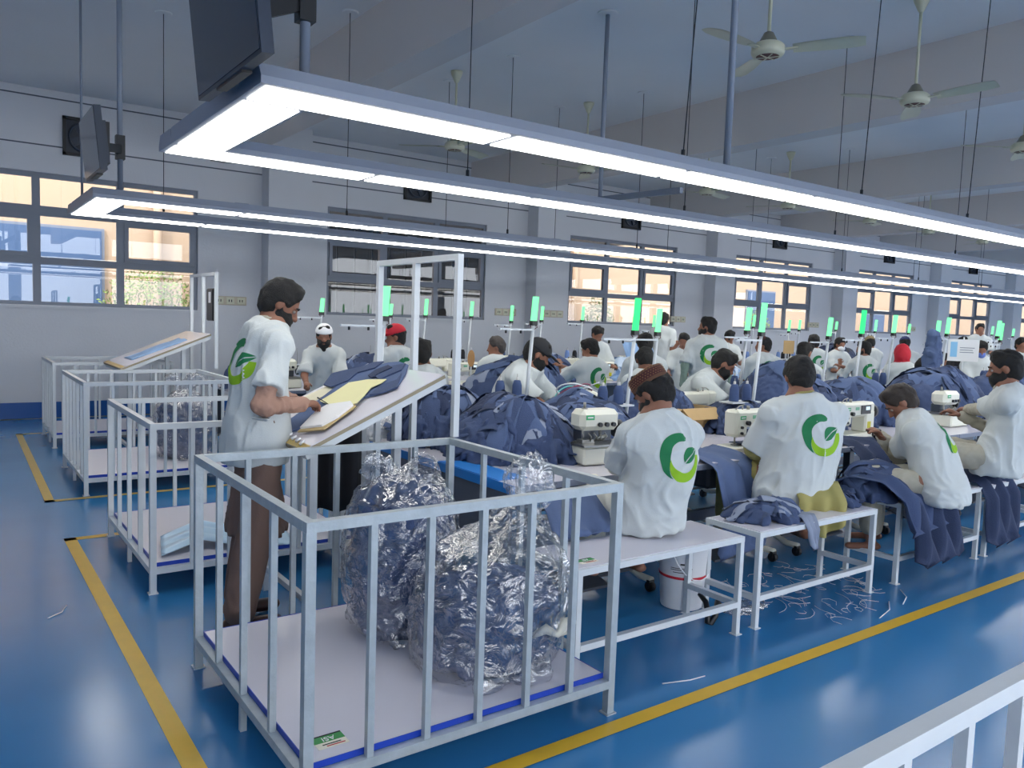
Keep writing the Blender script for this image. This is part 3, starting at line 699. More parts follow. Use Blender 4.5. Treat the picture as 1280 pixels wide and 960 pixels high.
        b = B(); b.tube([L(-.022, .088, -.060), L(0, .097, -.058), L(.022, .088, -.060)], [.002*s, .0055*s, .002*s], 6); b.obj('lips', M_LIP, root, True)
    # ---- hair and beard
    hh = min(h, .009)
    if cap != 'hood':
        f = Field(H-.17*s, H+.17*s, hh); f.ell(L(0, -.016, .034), HB, (.084*s, .106*s, .098*s), .01).ell(L(0, -.042, -.028), HB, (.07*s, .066*s, .07*s), .03)
        f.plane(L(0, .052, .03), unit(hf*.86-hu*.42)); f.plane(L(0, 0, -.098), unit(-hu+hf*.2))
        if cap: f.plane(L(0, 0, .045), hu)
        for sg in (-1, 1): f.ell(L(sg*.085, .03, -.03), HB, (.03*s, .06*s, .05*s), .01, 's')
        f.cone(L(-.035, .03, .108), L(.04, .045, .1), .026*s, .02*s, .03)
        f.warp(lambda P: -.016*(_noise(P, 19, seed)-.4)-.009*(_noise(P, 44, seed)-.4)-.005*(_noise(P, 95, seed)-.5))
        link('hair', f.mesh('hair', hair), root, True)
    if beard:
        f = Field(H-.2*s, H+.17*s, hh); bl = beard
        f.ell(L(0, .028, -.06), HB, (.068*s, .079*s, .076*s), .01).cone(L(-.03, .07, -.06), L(.03, .07, -.06), .03*s, .03*s, .02); f.cone(L(0, .05, -.1), L(0, .066, -.105-.05*(bl-1)), .035*s, .026*s*min(bl, 1.3), .03)
        f.cone(L(-.066, .006, -.01), L(-.05, .03, -.08), .012*s, .02*s, .01).cone(L(.066, .006, -.01), L(.05, .03, -.08), .012*s, .02*s, .01)
        f.ell(L(0, .1, -.002), HB, (.038*s, .07*s, .037*s), .006, 's'); f.ell(L(0, .1, -.058), HB, (.019*s, .03*s, .010*s), .005, 's')
        f.plane(L(0, 0, .0), hu); f.plane(L(0, -.012, 0), -hf)
        f.cone(L(-.024, .094, -.046), L(.024, .094, -.046), .006*s, .006*s, .004)
        f.warp(lambda P: -.005*(_noise(P, 70, seed+2)-.4)); link('beard', f.mesh('beard', hair), root, True)
    if mask:
        f = Field(H-.2*s, H+.17*s, hh); f.ell(L(0, .05, -.055), HB, (.062*s, .068*s, .055*s), .01).plane(L(0, .02, 0), -hf); link('face_mask', f.mesh('face_mask', mask), root, True)
    # ---- headwear
    if cap in ('ball', 'skull', 'kufi', 'hood') or isinstance(cap, tuple):
        kind, cm = cap if isinstance(cap, tuple) else (cap, M_CAPB)
        if kind == 'ball':
            f = Field(H-.22*s, H+.24*s, hh); f.ell(L(0, -.012, .04), HB, (.09*s, .113*s, .1*s), .01).plane(L(0, .0, .03), unit(-hu-hf*.1))
            f.cone(L(-.03, .1, .05), L(-.02, .17, .032), .04*s, .035*s, .01, hu, .14).cone(L(.03, .1, .05), L(.02, .17, .032), .04*s, .035*s, .01, hu, .14)
            f.ell(L(0, -.012, .14), HB, (.01, .01, .006), .004)
            link('cap', f.mesh('cap', cm), root, True)
        elif kind == 'skull':
            f = Field(H-.2*s, H+.2*s, hh); f.ell(L(0, -.018, .045), HB, (.096*s, .118*s, .102*s), .01).plane(L(0, 0, .045), -hu); link('skull_cap', f.mesh('skull_cap', cm), root, True)
        elif kind == 'hood':
            f = Field(H-.25*s, H+.22*s, hh); f.ell(L(0, -.02, .02), HB, (.1*s, .122*s, .125*s), .01).cone(L(0, -.04, -.05), nb, .09*s, .1*s, .04)
            f.ell(L(0, .12, -.02), HB, (.06*s, .08*s, .09*s), .01, 's').warp(folds(seed, .008, .6)); link('head_scarf', f.mesh('head_scarf', cm), root, True)
        elif kind == 'kufi':
            b = B(); n = 40
            def P(t, u, k=1.): a = 2*PI*t; return Vector(L(.086*k*math.cos(a), -.016+.107*k*math.sin(a), u))
            for u0, u1, k0, k1, mi in ((.04, .058, 1, 1.01, 1), (.058, .1, 1.01, .99, 0), (.1, .112, .99, .96, 1)):
                b.cur = mi; b.grid(lambda t, v: P(t, u0+(u1-u0)*v, k0+(k1-k0)*v), n+1, 2)
            b.cur = 0; b.grid(lambda t, v: P(t, .112+.012*math.sin(v*PI/2), .96*(1-v)+.001), n+1, 5)
            c = b.obj('skull_cap', [mat('maroon_cap_cloth', (74, 36, 34), .85, bump=.4, bscale=200), mat('brown_cap_band', (96, 66, 50), .85)], root, True); c['label'] = 'round maroon cap stitched with small gold dots'
            b = B(); rs = [(.066, 40), (.078, 40), (.09, 40), (.105, 36)]
            for ri, (u, n2) in enumerate(rs):
                for i in range(n2): p = P((i+.5*(ri % 2))/n2, u, 1.015); b.lathe([(.0001, -.0025), (.0028, 0), (.0001, .0025)], p, 4)
            for k in (.8, .6, .4, .2):
                for i in range(int(40*k)): p = P(i/int(40*k), .112+.014*math.cos(k*PI/2)+.003, .96*k); b.lathe([(.0001, -.0025), (.003, 0), (.0001, .0025)], p, 4)
            b.obj('bead_stitching', mat('gold_thread', (176, 130, 78), .5), c, True)['kind'] = 'stuff'
    # ---- shirt
    if shirt is not None:
        f = Field(lo, hi_, max(h*.95, .0075)); w = widen
        bot = hip-U1*(.06*s+hem)-F0*.0
        for i, sg in ((0, -1), (1, 1)):
            el, wr = joints[i]; e2 = sh[i]+(el-sh[i])*(sleeve+.28); f.cone(sh[i], e2, .058*s, .085*s, .03)
        # open the sleeve ends flat
        for i in (0, 1):
            el, wr = joints[i]; d = unit(el-sh[i]); e2 = sh[i]+d*.27*s*(sleeve+.28); c = e2+d*.09
            sl, P = f._reg(e2-.13, e2+.15)
            if sl is not None:
                dd = (P-e2)@d; rad = np.linalg.norm((P-e2)-dd[..., None]*d, axis=-1); cut = np.maximum(-dd, rad-.11*s); f.put(sl, cut, .004, 's')
        f.cone(bot, mid, (.205 if pose == 'sit' else .215)*s*w, .165*s*w, .05, F1, .8).cone(mid, nb-U2*.13*s, .165*s*w, .158*s*w, .06, Fw, .68)
        f.cone(sh[0]-U2*.012*s, sh[1]-U2*.012*s, .064*s, .064*s, .05).cone(nb-U2*.05*s-Fw*.015, nb+U2*.018*s, .105*s, .07*s, .06)
        f.cone(nb-U2*.1*s-R0*.09*s-Fw*.02, nb-U2*.1*s+R0*.09*s-Fw*.02, .08*s, .08*s, .06)
        if pose == 'sit': f.plane(bot-Z*.07*s, -Z, k=.02)
        else: f.plane(bot-U1*.07*s, -U1, k=.01)
        f.plane(nb+U2*.022*s, unit(U2*.9-Fw*.1), k=.012) if nod < 60 else None
        ph = seed*1.7
        f.warp(folds(seed, .017*s))
        # pull folds running from the shoulders down the back
        me = f.mesh('shirt', shirt); so_ = link('shirt', me, root, True)
        if mark:
            c = nb-U2*ly_*s+R0*.03*s; nn = -(.75*Fw-.1*Z); nn = unit(-Fw+0*Z)
            logo(so_, me, c, R0, U2, nn, .124*s, nu=26 if h < .009 else 12)
            for ch in so_.children: ch.matrix_parent_inverse = Matrix.Identity(4)
    # ---- long sleeves under the shirt
    if arm is not None:
        for i in (0, 1):
            el, wr = joints[i]; a = sh[i]+(el-sh[i])*.5; q_ = np.array([a, el, wr]); f = Field(q_.min(0)-.1, q_.max(0)+.1, max(h, .009)); f.cone(a, el, .05*s, .044*s, .02).cone(el, wr-unit(wr-el)*.01, .045*s, .036*s, .03)
            if arm is M_KHAKI: f.cone(a+(el-a)*.6, el+(wr-el)*.4, .06*s, .06*s, .03)
            f.warp(folds(seed+9, .011, .45, 1)); link('undersleeve', f.mesh('undersleeve', arm), root, True)
    if collar is not None:
        f = Field(nb-.16, nb+.16, .009); f.cone(nb-U2*.0, nb+U2*.035*s, .083*s, .074*s, .01).plane(nb+U2*.035*s, U2); link('collar', f.mesh('collar', collar), root, True)
    # ---- trousers
    if pants is not None and legs:
        f = Field(lo, hi_, max(h*1.2, .012))
        if pose == 'sit':
            f.ell(hip-Z*.03+F0*.04, [R0, F0, Z], (.165*s, .13*s, .07*s), .02)
            for i, sg in ((0, -1), (1, 1)): f.cone(hip+R0*sg*.085*s-Z*.02+F0*.06, knees[i], .085*s, .08*s, .04).cone(knees[i], ank[i]+Z*.1, .08*s, .07*s, .03)
            f.plane([0, 0, hipz-.085], -Z, k=.02) if False else None
        else:
            f.cone(hip, hip+Z*.06, .15*s, .14*s, .03, F0, .75)
            for i, sg in ((0, -1), (1, 1)): f.cone(hip+R0*sg*.085*s, knees[i], .1*s, .088*s, .03).cone(knees[i], ank[i]+Z*.04, .088*s, .078*s, .03)
            for i in (0, 1): f.plane(ank[i]*[0, 0, 1]+Z*-.02, -Z, k=.004) if i == 0 else None
        f.warp(folds(seed+4, .016, 1.1)); link('trousers', f.mesh('trousers', pants), root, True)
    return root, dict(hip=hip, nb=nb, F0=F0, R0=R0, U1=U1, U2=U2, Fw=Fw, joints=joints, knees=knees, ank=ank, Z=Z, s=s)
def at(x, y, d): return np.array(PX(x, y, d))

PPL = []
def on_board(px, py, off=0.0):
    o = Vector((0, 0, CH)); r = (PX(px, py, 1)-o); a = Vector((1.42, 3.68, .955)); n = Vector((-.36, 0, .785)).normalized(); t = (a-o).dot(n)/r.dot(n); return o+r*t+n*off
def over_board(px, py, off):            # the point over the board, off metres above it, seen at that pixel
    o = Vector((0, 0, CH)); r = (PX(px, py, 1)-o); n = Vector((-.36, 0, .785)).normalized(); a = Vector((1.42, 3.68, .955))+n*off; return np.array(o+r*((a-o).dot(n)/r.dot(n)))
# the man standing at the tilted board
hd = at(351, 380, 4.15)
STAND, J = person('bearded man standing at the near tilted board, writing, in white shirt and brown clothes', hd, 0, 'stand', s=.99, h=.0075, headyaw=-18, nod=34, curve=7, lean=9,
    hands=[over_board(366, 500, .06), over_board(380, 505, .12)], elbows=[None, at(328, 508, 3.84)], hint=[np.array([0, .3, -1.]), np.array([-.35, -.35, -1.])], arm=M_TANC, pants=M_BROWN, beard=1.0, hem=.10, seed=3,
    feet=[(1.26, 4.14, .09), (1.19, 3.90, .09)], group='people in white shirts', collar=M_GREYC)
# his long brown tunic below the shirt, and shoes
f = Field((.85, 3.6, .3), (1.75, 4.5, 1.0), .011); hp = J['hip']
f.cone(hp-J['Z']*.22, hp*[1, 1, 0]+np.array([0, 0, .50]), .14, .20, .02, J['F0'], .72); f.plane([0, 0, .47], [0, 0, -1], k=.005); f.warp(folds(21, .02, 1.3, .15)); link('tunic', f.mesh('tunic', M_BROWN), STAND, True)
for i in (0, 1):
    a = J['ank'][i]; f = Field(a-.2, a+.35, .008); F0 = J['F0']; f.cone(a+F0*-.05-J['Z']*.04, a+F0*.17-J['Z']*.05, .042, .045, .03, J['Z'], .75).cone(a-F0*.045-J['Z']*.02, a-F0*.02, .036, .034, .02); f.plane([0, 0, .004], [0, 0, -1])
    link('shoe', f.mesh('shoe', M_SHOE), STAND, True)

# front row of seated workers
W1, J1 = person('seated worker in a maroon embroidered cap, back to camera, at the nearest sewing machine', at(816, 492, 4.15), 74, leanyaw=14, hipz=.63, s=1.0, h=.0075, headyaw=30, nod=38, arm=M_OFFW, pants=M_OFFW, cap='kufi', beard=.9, seed=5, widen=1.0, curve=16,
    hands=[at(775, 560, 4.5), at(800, 560, 4.6)], group='people in white shirts')
W2, J2 = person('seated worker in yellow trousers, back squarely to camera, dark hair', at(999, 472, 5.0), 60, leanyaw=48, hipz=.63, s=1.05, h=.0085, headyaw=-6, nod=34, arm=M_KHAKI, pants=M_KHAKI, seed=8, widen=1.14, curve=10, spread=.26, group='people in white shirts', collar=M_KHAKI, hem=.03)
W3, J3 = person('young worker bending over his machine in profile, blue collar and black wristband', at(1125, 503, 5.5), 118, leanyaw=-45, ly_=.29, hipz=.64, s=1.0, h=.0085, headyaw=12, nod=48, arm=M_GREYC, pants=M_GREYC, seed=12, curve=12,
    hands=[at(1098, 543, 5.75), at(1104, 550, 5.55)], group='people in white shirts', collar=mat('blue_collar', (52, 48, 150), .8), hair=mat('brown_black_hair', (44, 34, 28), .55, var=.3, scale=90, bump=.5, bscale=240))
W4, J4 = person('bearded worker at the right edge reaching both arms to his machine', at(1256, 461, 5.7), 110, hipz=.66, s=1.04, h=.0085, headyaw=5, nod=14, arm=M_GREYC, pants=M_GREYC, beard=1., seed=15, curve=12,
    hands=[at(1195, 515, 6.3), at(1202, 520, 6.1)], group='people in white shirts', collar=M_GREYC)
# far half of the front line and the rows behind: pixel of head, depth, facing, extras
def P(label, x, y, d, yaw, **k):
    k.setdefault('h', .013 if d < 8 else .017 if d < 11 else .021); k.setdefault('seed', int(x)); k.setdefault('legs', False)
    k.setdefault('mark', -50 < ((yaw-54+180) % 360-180)+0 < 110); k.setdefault('hipz', .60); k.setdefault('nod', 25)
    return person(label, at(x, y, d), yaw, group='people in white shirts', **k)
P('bearded worker in a black peaked cap, facing right over the heap of navy cloth', 672, 443, 6.7, -62, cap='ball', beard=1., headyaw=30, nod=30, h=.010, s=1.03, widen=1.1, hipz=.8)
P('worker with short beard looking down, behind the brown open box', 905, 455, 7.3, -75, beard=.85, headyaw=28, nod=36, h=.011, s=1.04, hipz=.78)
P('bearded man in a white skullcap facing the camera behind the left sewing machine', 405, 421, 8.7, -120, cap=('skull', M_WHITE), beard=1.5, headyaw=8, nod=12, hipz=.78, skin=M_SKIN)
P('worker in a red cap seen from behind, beside the open frame', 494, 421, 8.3, 95, cap=('ball', M_RED), headyaw=60, nod=12)
P('dark-haired worker whose head shows just above the near tilted board', 528, 442, 7.0, 50, s=1.0, nod=5, skin=M_SKIN2, mark=False)
P('worker with greying hair turned left at a white machine, green logo on his back', 620, 434, 9.4, 75, headyaw=75, nod=8, hair=M_HAIRG, arm=None, s=.98)
P('dark-haired worker reaching left, back and logo toward the camera', 737, 437, 9.3, 80, headyaw=45, nod=25, s=.98, hands=[at(700, 455, 9.6), at(703, 458, 9.5)])
P('worker facing the camera just behind the dark-haired one reaching left', 747, 418, 12, -100, nod=30)
P('man standing in the aisle between the lines, face turned left, logo on his back', 884, 409, 9.9, 48, pose='stand', headyaw=75, nod=5, beard=.9, legs=True, pants=M_GREENG, arm=M_GREENG, s=1.02, hem=.1, h=.014, hipz=.95,
  hands=[at(848, 505, 9.8), at(915, 500, 9.8)], feet=None)
P('worker with dark hair right behind the maroon cap, bent low', 806, 431, 8.6, 60, nod=30, skin=M_SKIN2)
P('worker bent so low that only dark hair shows, just above the maroon cap', 806, 451, 7.6, 60, nod=50, skin=M_SKIN2)
P('distant worker standing by the third window holding up pale blue cloth', 830, 400, 13.5, 20, pose='stand', nod=10, legs=True, hipz=.95, hands=[at(850, 428, 13.3), at(853, 425, 13.2)], mark=False)
P('worker seated left of the standing man in the aisle, seen between posts', 855, 427, 11.8, -150, nod=20)
P('small distant worker looking down right of the standing man', 912, 422, 14.5, -110, nod=30)
P('seated worker with short dark hair looking left, logo on his wide back', 954, 432, 11.2, 62, headyaw=65, nod=5, s=1.02, widen=1.1)
P('worker with a white mask strap turned right, behind the dark-haired front worker', 1006, 441, 9.5, 10, nod=22, headyaw=-10, mark=False)
P('worker seen from behind between two thread stands, part of the logo visible', 1017, 428, 13, 60, nod=10)
P('distant worker in a white face mask facing the camera', 1050, 431, 14.2, -110, nod=10, mask=M_WHITE)
P('worker reaching left with the full logo on his back, right of centre', 1079, 437, 12.0, 62, headyaw=60, nod=10, beard=.9, hands=[at(1050, 455, 12.2), at(1052, 458, 12.0)])
P('distant worker in a tan cap close behind another head', 1087, 429, 14.8, 60, cap=('ball', mat('tan_cap_cloth', (130, 116, 86), .8)), mark=False)
P('worker hooded in a red cloth', 1127, 443, 11.0, 50, cap=('hood', M_RED), nod=15, mark=False)
P('distant worker in a dark blue cap behind the red hood', 1131, 430, 14, 40, cap=('ball', mat('navy_cap_cloth', (34, 44, 90), .8)), mark=False)
P('bearded worker bent far over his work, facing right, beyond the young worker', 1156, 459, 9.5, -28, nod=55, beard=.9, s=1.0, mark=False, hipz=.7)
P('worker in white right of the bent worker, under the paper sign', 1176, 450, 13, -60, nod=30)
P('person in dark clothing standing behind the hanging paper sign', 1203, 430, 14.2, -150, nod=10, shirt=mat('black_cloth', (26, 26, 32), .8), mark=False)
P('worker wearing a blue face mask, head bowed', 1226, 437, 11.6, -140, nod=28, mask=mat('blue_mask', (96, 118, 190), .8))
P('distant worker with a logo back, left of the blue mask', 1212, 436, 15.2, 48, nod=15)
P('man standing far back in the aisle at the right, facing the camera', 1225, 412, 16.5, -140, pose='stand', nod=3, legs=True, hipz=.95, mark=False)
P('dark head at the right edge behind the bearded front worker', 1277, 432, 13, -130, nod=10, mark=False)

# ================================================================ furniture and goods
NTH = ['first', 'second', 'third', 'fourth', 'fifth', 'sixth', 'seventh', 'eighth', 'ninth', 'tenth', 'eleventh', 'twelfth', 'thirteenth', 'fourteenth', 'fifteenth', 'sixteenth', 'seventeenth', 'eighteenth', 'nineteenth', 'twentieth',
       'twenty-first', 'twenty-second', 'twenty-third', 'twenty-fourth', 'twenty-fifth', 'twenty-sixth', 'twenty-seventh', 'twenty-eighth', 'twenty-ninth', 'thirtieth']
def text(body, size, M, m, parent, name='lettering', ext=.0006):
    c = bpy.data.curves.new(name, 'FONT'); c.body = body; c.size = size; c.extrude = ext; c.align_x = 'CENTER'; c.align_y = 'CENTER'
    t = bpy.data.objects.new(name, c); COL.objects.link(t); me = bpy.data.meshes.new_from_object(t); bpy.data.objects.remove(t); me.transform(M)
    me.materials.clear(); me.materials.append(m); me.name = name; return link(name, me, parent)
TZ = .76
M_DARKMET = mat('dark_grey_metal', (78, 84, 94), .4, metal=.3)
M_CREAMF = mat('cream_powder_coat', (204, 204, 192), .4)
M_SCREEN = mat('lit_small_screen', (206, 226, 236), .4, emit=.5)
def sewing_table(x0, x1, y0, y1, op, label, end=False, group=None):
    """op = -1: the operator sits on the near side, +1 on the far side"""
    t = thing('sewing_table', label, 'table', (x0, y0, 0), group=group)
    b = B(); b.box(x0+.004, x1-.004, y0, y1, TZ-.035, TZ); b.obj('tabletop', M_DECK, t, True)
    b = B(); yy = y0 if op < 0 else y1
    b.box(x0+.004, x1-.004, yy-.003, yy+.003, TZ-.036, TZ-.001)
    if end: b.cur = 1; b.box(x0, x0+.006, y0-.003, y1, TZ-.05, TZ+.001)
    b.obj('edging', [M_GREYP, M_TEDGE], t, True)
    ym = (y0+y1)/2
    for x in (x0+.14, x1-.14):
        b = B(); b.box(x-.03, x+.03, ym-.03, ym+.03, .12, TZ-.035); b.obj('leg', M_DARKMET, t, True)
        b = B(); b.tube([(x, y0+.02, .075), (x, y0+.12, .075), (x, ym-.08, .135), (x, ym+.08, .135), (x, y1-.12, .075), (x, y1-.02, .075)], .022, 8); b.obj('foot_bar', M_CREAMF, t, True)
        for y in (y0+.03, y1-.03):
            b = B(); b.cyl((x-.016, y, .033), (x+.016, y, .033), .032, n=12); b.box(x-.022, x+.022, y-.012, y+.012, .03, .075); b.obj('caster', M_BLACK, t, True)
    b = B(); b.beam((x0+.14, ym, .30), (x1-.14, ym, .30), .035, .075); b.obj('cross_bar', M_GREYP, t, True)
    b = B(); b.rbox((x0+x1)/2+.05, (x0+x1)/2+.32, ym-.1, ym+.12, .5, TZ-.04, .02); b.obj('motor_box', M_DARKMET, t, True)
    yo = y0+.12 if op < 0 else y1-.12
    b = B(); vs = [((x0+x1)/2-.14, yo-.08, .1), ((x0+x1)/2+.14, yo-.08, .1), ((x0+x1)/2+.14, yo+.14, .15), ((x0+x1)/2-.14, yo+.14, .15)]
    b.add(vs+[(x, y, z-.015) for x, y, z in vs], [(0, 1, 2, 3), (7, 6, 5, 4), (0, 4, 5, 1), (1, 5, 6, 2), (2, 6, 7, 3), (3, 7, 4, 0)]); b.beam((x0+.14, yo+.05, .11), (x1-.14, yo+.05, .11), .02); b.obj('pedal', M_DARKMET, t, True)
    return t
row = [2.4, 3.62, 4.83, 6.02, 7.22, 8.42, 9.62, 10.82, 12.02, 13.2, 14.4, 15.6, 16.8, 18.0]
for i in range(13):
    sewing_table(row[i], row[i+1], 3.27, 4.05, -1, 'white sewing table in the near half of the front line, %s from its left end' % NTH[i], i == 0)
    sewing_table(row[i], row[i+1], 4.06, 4.98, 1, 'white sewing table in the far half of the front line, %s from its left end' % NTH[i], i == 0)
row2 = [2.55+1.2*i for i in range(18)]
for i in range(17):
    sewing_table(row2[i], row2[i+1], 8.5, 9.25, -1, 'white sewing table in the near half of the window-side line, %s from its left end' % NTH[i])
    sewing_table(row2[i], row2[i+1], 9.26, 10.1, 1, 'white sewing table in the far half of the window-side line, %s from its left end' % NTH[i])
t = thing('end_panel', 'grey sheet panel closing the left end of the front sewing line', 'panel', (2.43, 3.4, 0))
b = B(); b.box(2.42, 2.44, 3.33, 4.9, .32, TZ-.052); b.obj('panel', mat('slate_grey_sheet', (92, 100, 118), .5), t, True)
b = B(); b.box(2.42, 2.44, 3.33, 3.37, 0, .32); b.box(2.42, 2.44, 4.86, 4.9, 0, .32); b.obj('leg', M_DARKMET, t, True)['kind'] = 'stuff'
t = thing('corner_mat', 'light blue sheet taped on the table corner behind the clear bags', 'mat', (2.43, 3.6, TZ))
b = B(); b.box(2.408, 2.60, 3.42, 4.05, TZ+.001, TZ+.004); b.obj('sheet', M_TEDGE, t, True)

# machines
def lockstitch(label, loc, rz):
    t = thing('sewing_machine', label, 'sewing machine', loc, rz)
    b = B(); b.rbox(-.03, .5, -.085, .095, .001, .035, .006); b.obj('bed', M_MACH, t)
    b = B(); b.rbox(.33, .476, -.06, .07, .03, .22, .015); b.rbox(0, .48, -.055, .06, .165, .285, .018); b.rbox(-.006, .12, -.06, .065, .1, .29, .02); b.obj('arm', M_MACH, t)
    b = B(); b.cyl((.48, 0, .2), (.535, 0, .2), .062, .058, 18); b.obj('handwheel', M_BLACK, t)
    d = B(); d.box(.255, .40, -.062, -.054, .19, .262); e = d.obj('control_panel', M_BLACK, t)
    d = B(); d.box(.32, .378, -.064, -.061, .222, .25); d.obj('screen', M_SCREEN, e)
    d = B(); d.box(.025, .085, -.063, -.059, .225, .25); d.cur = 1; d.box(.032, .078, -.0645, -.062, .234, .241); d.obj('maker_label', [M_LGRN, M_WHITE], t)
    d = B(); d.box(.17, .225, -.057, -.053, .225, .25); d.obj('badge', mat('pale_green_badge', (120, 186, 150), .5), t)
    d = B(); d.cyl((.05, 0, .1), (.05, 0, .045), .007, n=8); d.box(.035, .065, -.02, .02, .036, .046); d.obj('presser_foot', M_MACHM, t)
    d = B()
    for z in (.13, .17): d.cyl((.04, -.06, z), (.04, -.075, z), .01, n=8)
    d.cyl((.1, -.06, .2), (.1, -.085, .2), .016, n=10); d.obj('tension_knobs', M_BLACK, t)
    d = B(); d.cyl((.12, 0, .285), (.12, 0, .32), .006, n=6); d.cyl((.2, .01, .285), (.2, .01, .31), .012, n=8); d.tube([(.03, -.01, .29), (.07, -.01, .315), (.14, 0, .32)], .004, 5); d.obj('thread_guide', M_MACHM, t)
    d = B(); d.box(.36, .41, -.063, -.059, .07, .125); d.obj('warning_tag', mat('yellow_sticker', (206, 196, 40), .5), t)
    return t
def overlock(label, loc, rz):
    t = thing('overlock_machine', label, 'sewing machine', loc, rz)
    b = B(); b.rbox(0, .34, -.13, .13, .006, .115, .012); b.obj('base', M_MACH, t)
    b = B(); b.box(-.004, .344, -.134, .134, .115, .128); b.obj('cloth_plate', M_MACHM, t)
    b = B(); b.rbox(.03, .32, -.05, .1, .20, .33, .03); b.obj('upper_arm', M_MACH, t)
    b = B(); b.rbox(.07, .30, .01, .11, .12, .21, .01); b.obj('column', M_DARKMET, t)
    d = B(); d.cyl((.06, -.02, .2), (.06, -.02, .135), .008, n=8); d.box(.03, .12, -.06, .0, .129, .15); d.cyl((.14, -.05, .15), (.2, -.06, .17), .012, n=8); d.cyl((.18, -.03, .2), (.18, -.04, .14), .01, n=8)
    for i in range(4): d.tube([(.08+.04*i, -.05, .19), (.085+.04*i, -.075, .17), (.09+.03*i, -.06, .14)], .004, 5)
    d.obj('looper_gear', M_MACHM, t)
    d = B(); d.box(.06, .12, -.0535, -.049, .27, .30); d.cur = 1; d.box(.07, .11, -.055, -.053, .281, .289); d.obj('maker_label', [M_LGRN, M_WHITE], t)
    for i in range(3):
        d = B(); d.cyl((.16+.05*i, -.05, .24), (.16+.05*i, -.07, .24), .014, n=10); d.obj('tension_dial', M_BLACK, t)
    d = B(); d.cyl((.1, .03, .33), (.1, .03, .37), .009, n=8); d.cyl((.1, .03, .33), (.1, .03, .335), .02, n=10); d.obj('oil_cap', M_MACHM, t)
    d = B(); d.cyl((.34, .04, .2), (.38, .04, .2), .055, n=16); d.obj('handwheel', M_BLACK, t)
    return t
ov = overlock('boxy white overlock machine in front of the maroon-capped worker', (3.12, 3.66, TZ), -.12)
ls = lockstitch('white lockstitch machine with small screen, left of the worker in yellow trousers', (4.47, 3.55, TZ), .02)
def mc(proto, label, x, y, rz): return dup(proto, (x, y, TZ), rz, label, None)
mc(ls, 'white machine with screen between the yellow-trousered and the bending workers', 5.86, 3.6, .03)
mc(ov, 'overlock machine under the hands of the bearded worker at the right edge', 7.62, 3.66, 0)
mc(ls, 'white machine past the right edge worker, front line', 8.8, 3.6, 0)
for i, (x, k) in enumerate([(3.95, 0), (5.35, 1), (6.6, 0), (8.0, 1), (9.3, 0), (10.6, 1), (12, 0), (13.3, 1)]):
    mc(ls if k else ov, 'white sewing machine on the far side of the front line, %s from the left' % NTH[i], x+.3, 4.72, PI)
for i, (x, k) in enumerate([(10.0, 1), (11.2, 0), (12.4, 1), (13.6, 0), (14.8, 1)]): mc(ls if k else ov, 'distant white machine on the near side of the front line, %s past the right-edge worker' % NTH[i], x, 3.6, 0)
for i in range(11):
    x = 3.0+1.2*i; mc(ls if i % 3 else ov, 'white sewing machine on the near side of the window-side line, %s from the left' % NTH[i], x, 8.85, 0)
    mc(ov if i % 2 else ls, 'white sewing machine on the far side of the window-side line, %s from the left' % NTH[i], x+.55, 9.75, PI)

# benches
def bench(x0, x1, label):
    t = thing('bench', label, 'bench', (x0, 2.58, 0)); y0, y1, H, w = 2.575, 2.95, .53, .03
    for x in (x0+w/2, x1-w/2):
        for y in (y0+w/2, y1-w/2):
            b = B(); b.box(x-w/2+.0008, x+w/2-.0008, y-w/2+.0008, y+w/2-.0008, .003, H-w); b.box(x-w*.8, x+w*.8, y-w*.8, y+w*.8, 0, .004); b.obj('leg', M_STEEL, t, True)
        b = B(); b.box(x-w/2, x+w/2, y0+w, y1-w, .15, .18); b.obj('stretcher', M_STEEL, t, True)
    b = B(); b.box(x0+w, x1-w, y0+.0, y0+w, .15, .18); b.obj('stretcher', M_STEEL, t, True)
    b = B(); b.box(x0, x1, y0, y0+w, H-w, H); b.box(x0, x1, y1-w, y1, H-w, H); b.box(x0, x0+w, y0+w, y1-w, H-w, H); b.box(x1-w, x1, y0+w, y1-w, H-w, H); b.obj('seat_frame', M_STEEL, t, True)
    b = B(); b.box(x0+w*.5, x1-w*.5, y0+w*.5, y1-w*.5, H-.006, H+.003); b.obj('seat', M_DECK, t, True)
for i, (a, c) in enumerate([(2.26, 3.41), (3.54, 4.70), (4.98, 6.11), (6.22, 7.4), (7.55, 8.7), (8.85, 10)]):
    bench(a, c, 'white steel bench, %s from the left along the front row' % NTH[i])
def stool(x, y, label, g, h=.5):
    t = thing('stool', label, 'stool', (x, y, 0), group=g); b = B(); b.rbox(x-.19, x+.19, y-.16, y+.16, h-.03, h, .006); b.obj('seat', M_DECK, t, True)
    for a in (-1, 1):
        for c in (-1, 1): b = B(); b.box(x+a*.16-.012, x+a*.16+.012, y+c*.13-.012, y+c*.13+.012, 0, h-.03); b.obj('leg', M_STEEL, t, True)
for o in SEATED:
    if o.location.y > 3.6:
        zb = min((c.matrix_parent_inverse @ Vector(v)).z for c in o.children if c.name.startswith('body') for v in c.bound_box)+o.location.z
        sh_ = [c for c in o.children if c.name.startswith('shirt')]; zb = min(zb, *[min(v[2] for v in c.bound_box) for c in sh_]) if sh_ else zb
        stool(o.location.x, o.location.y, 'plain stool hidden under the '+o['label'].split(',')[0][:60].replace('under the', 'by the'), 'stools of the seated workers', max(.3, zb+.02))

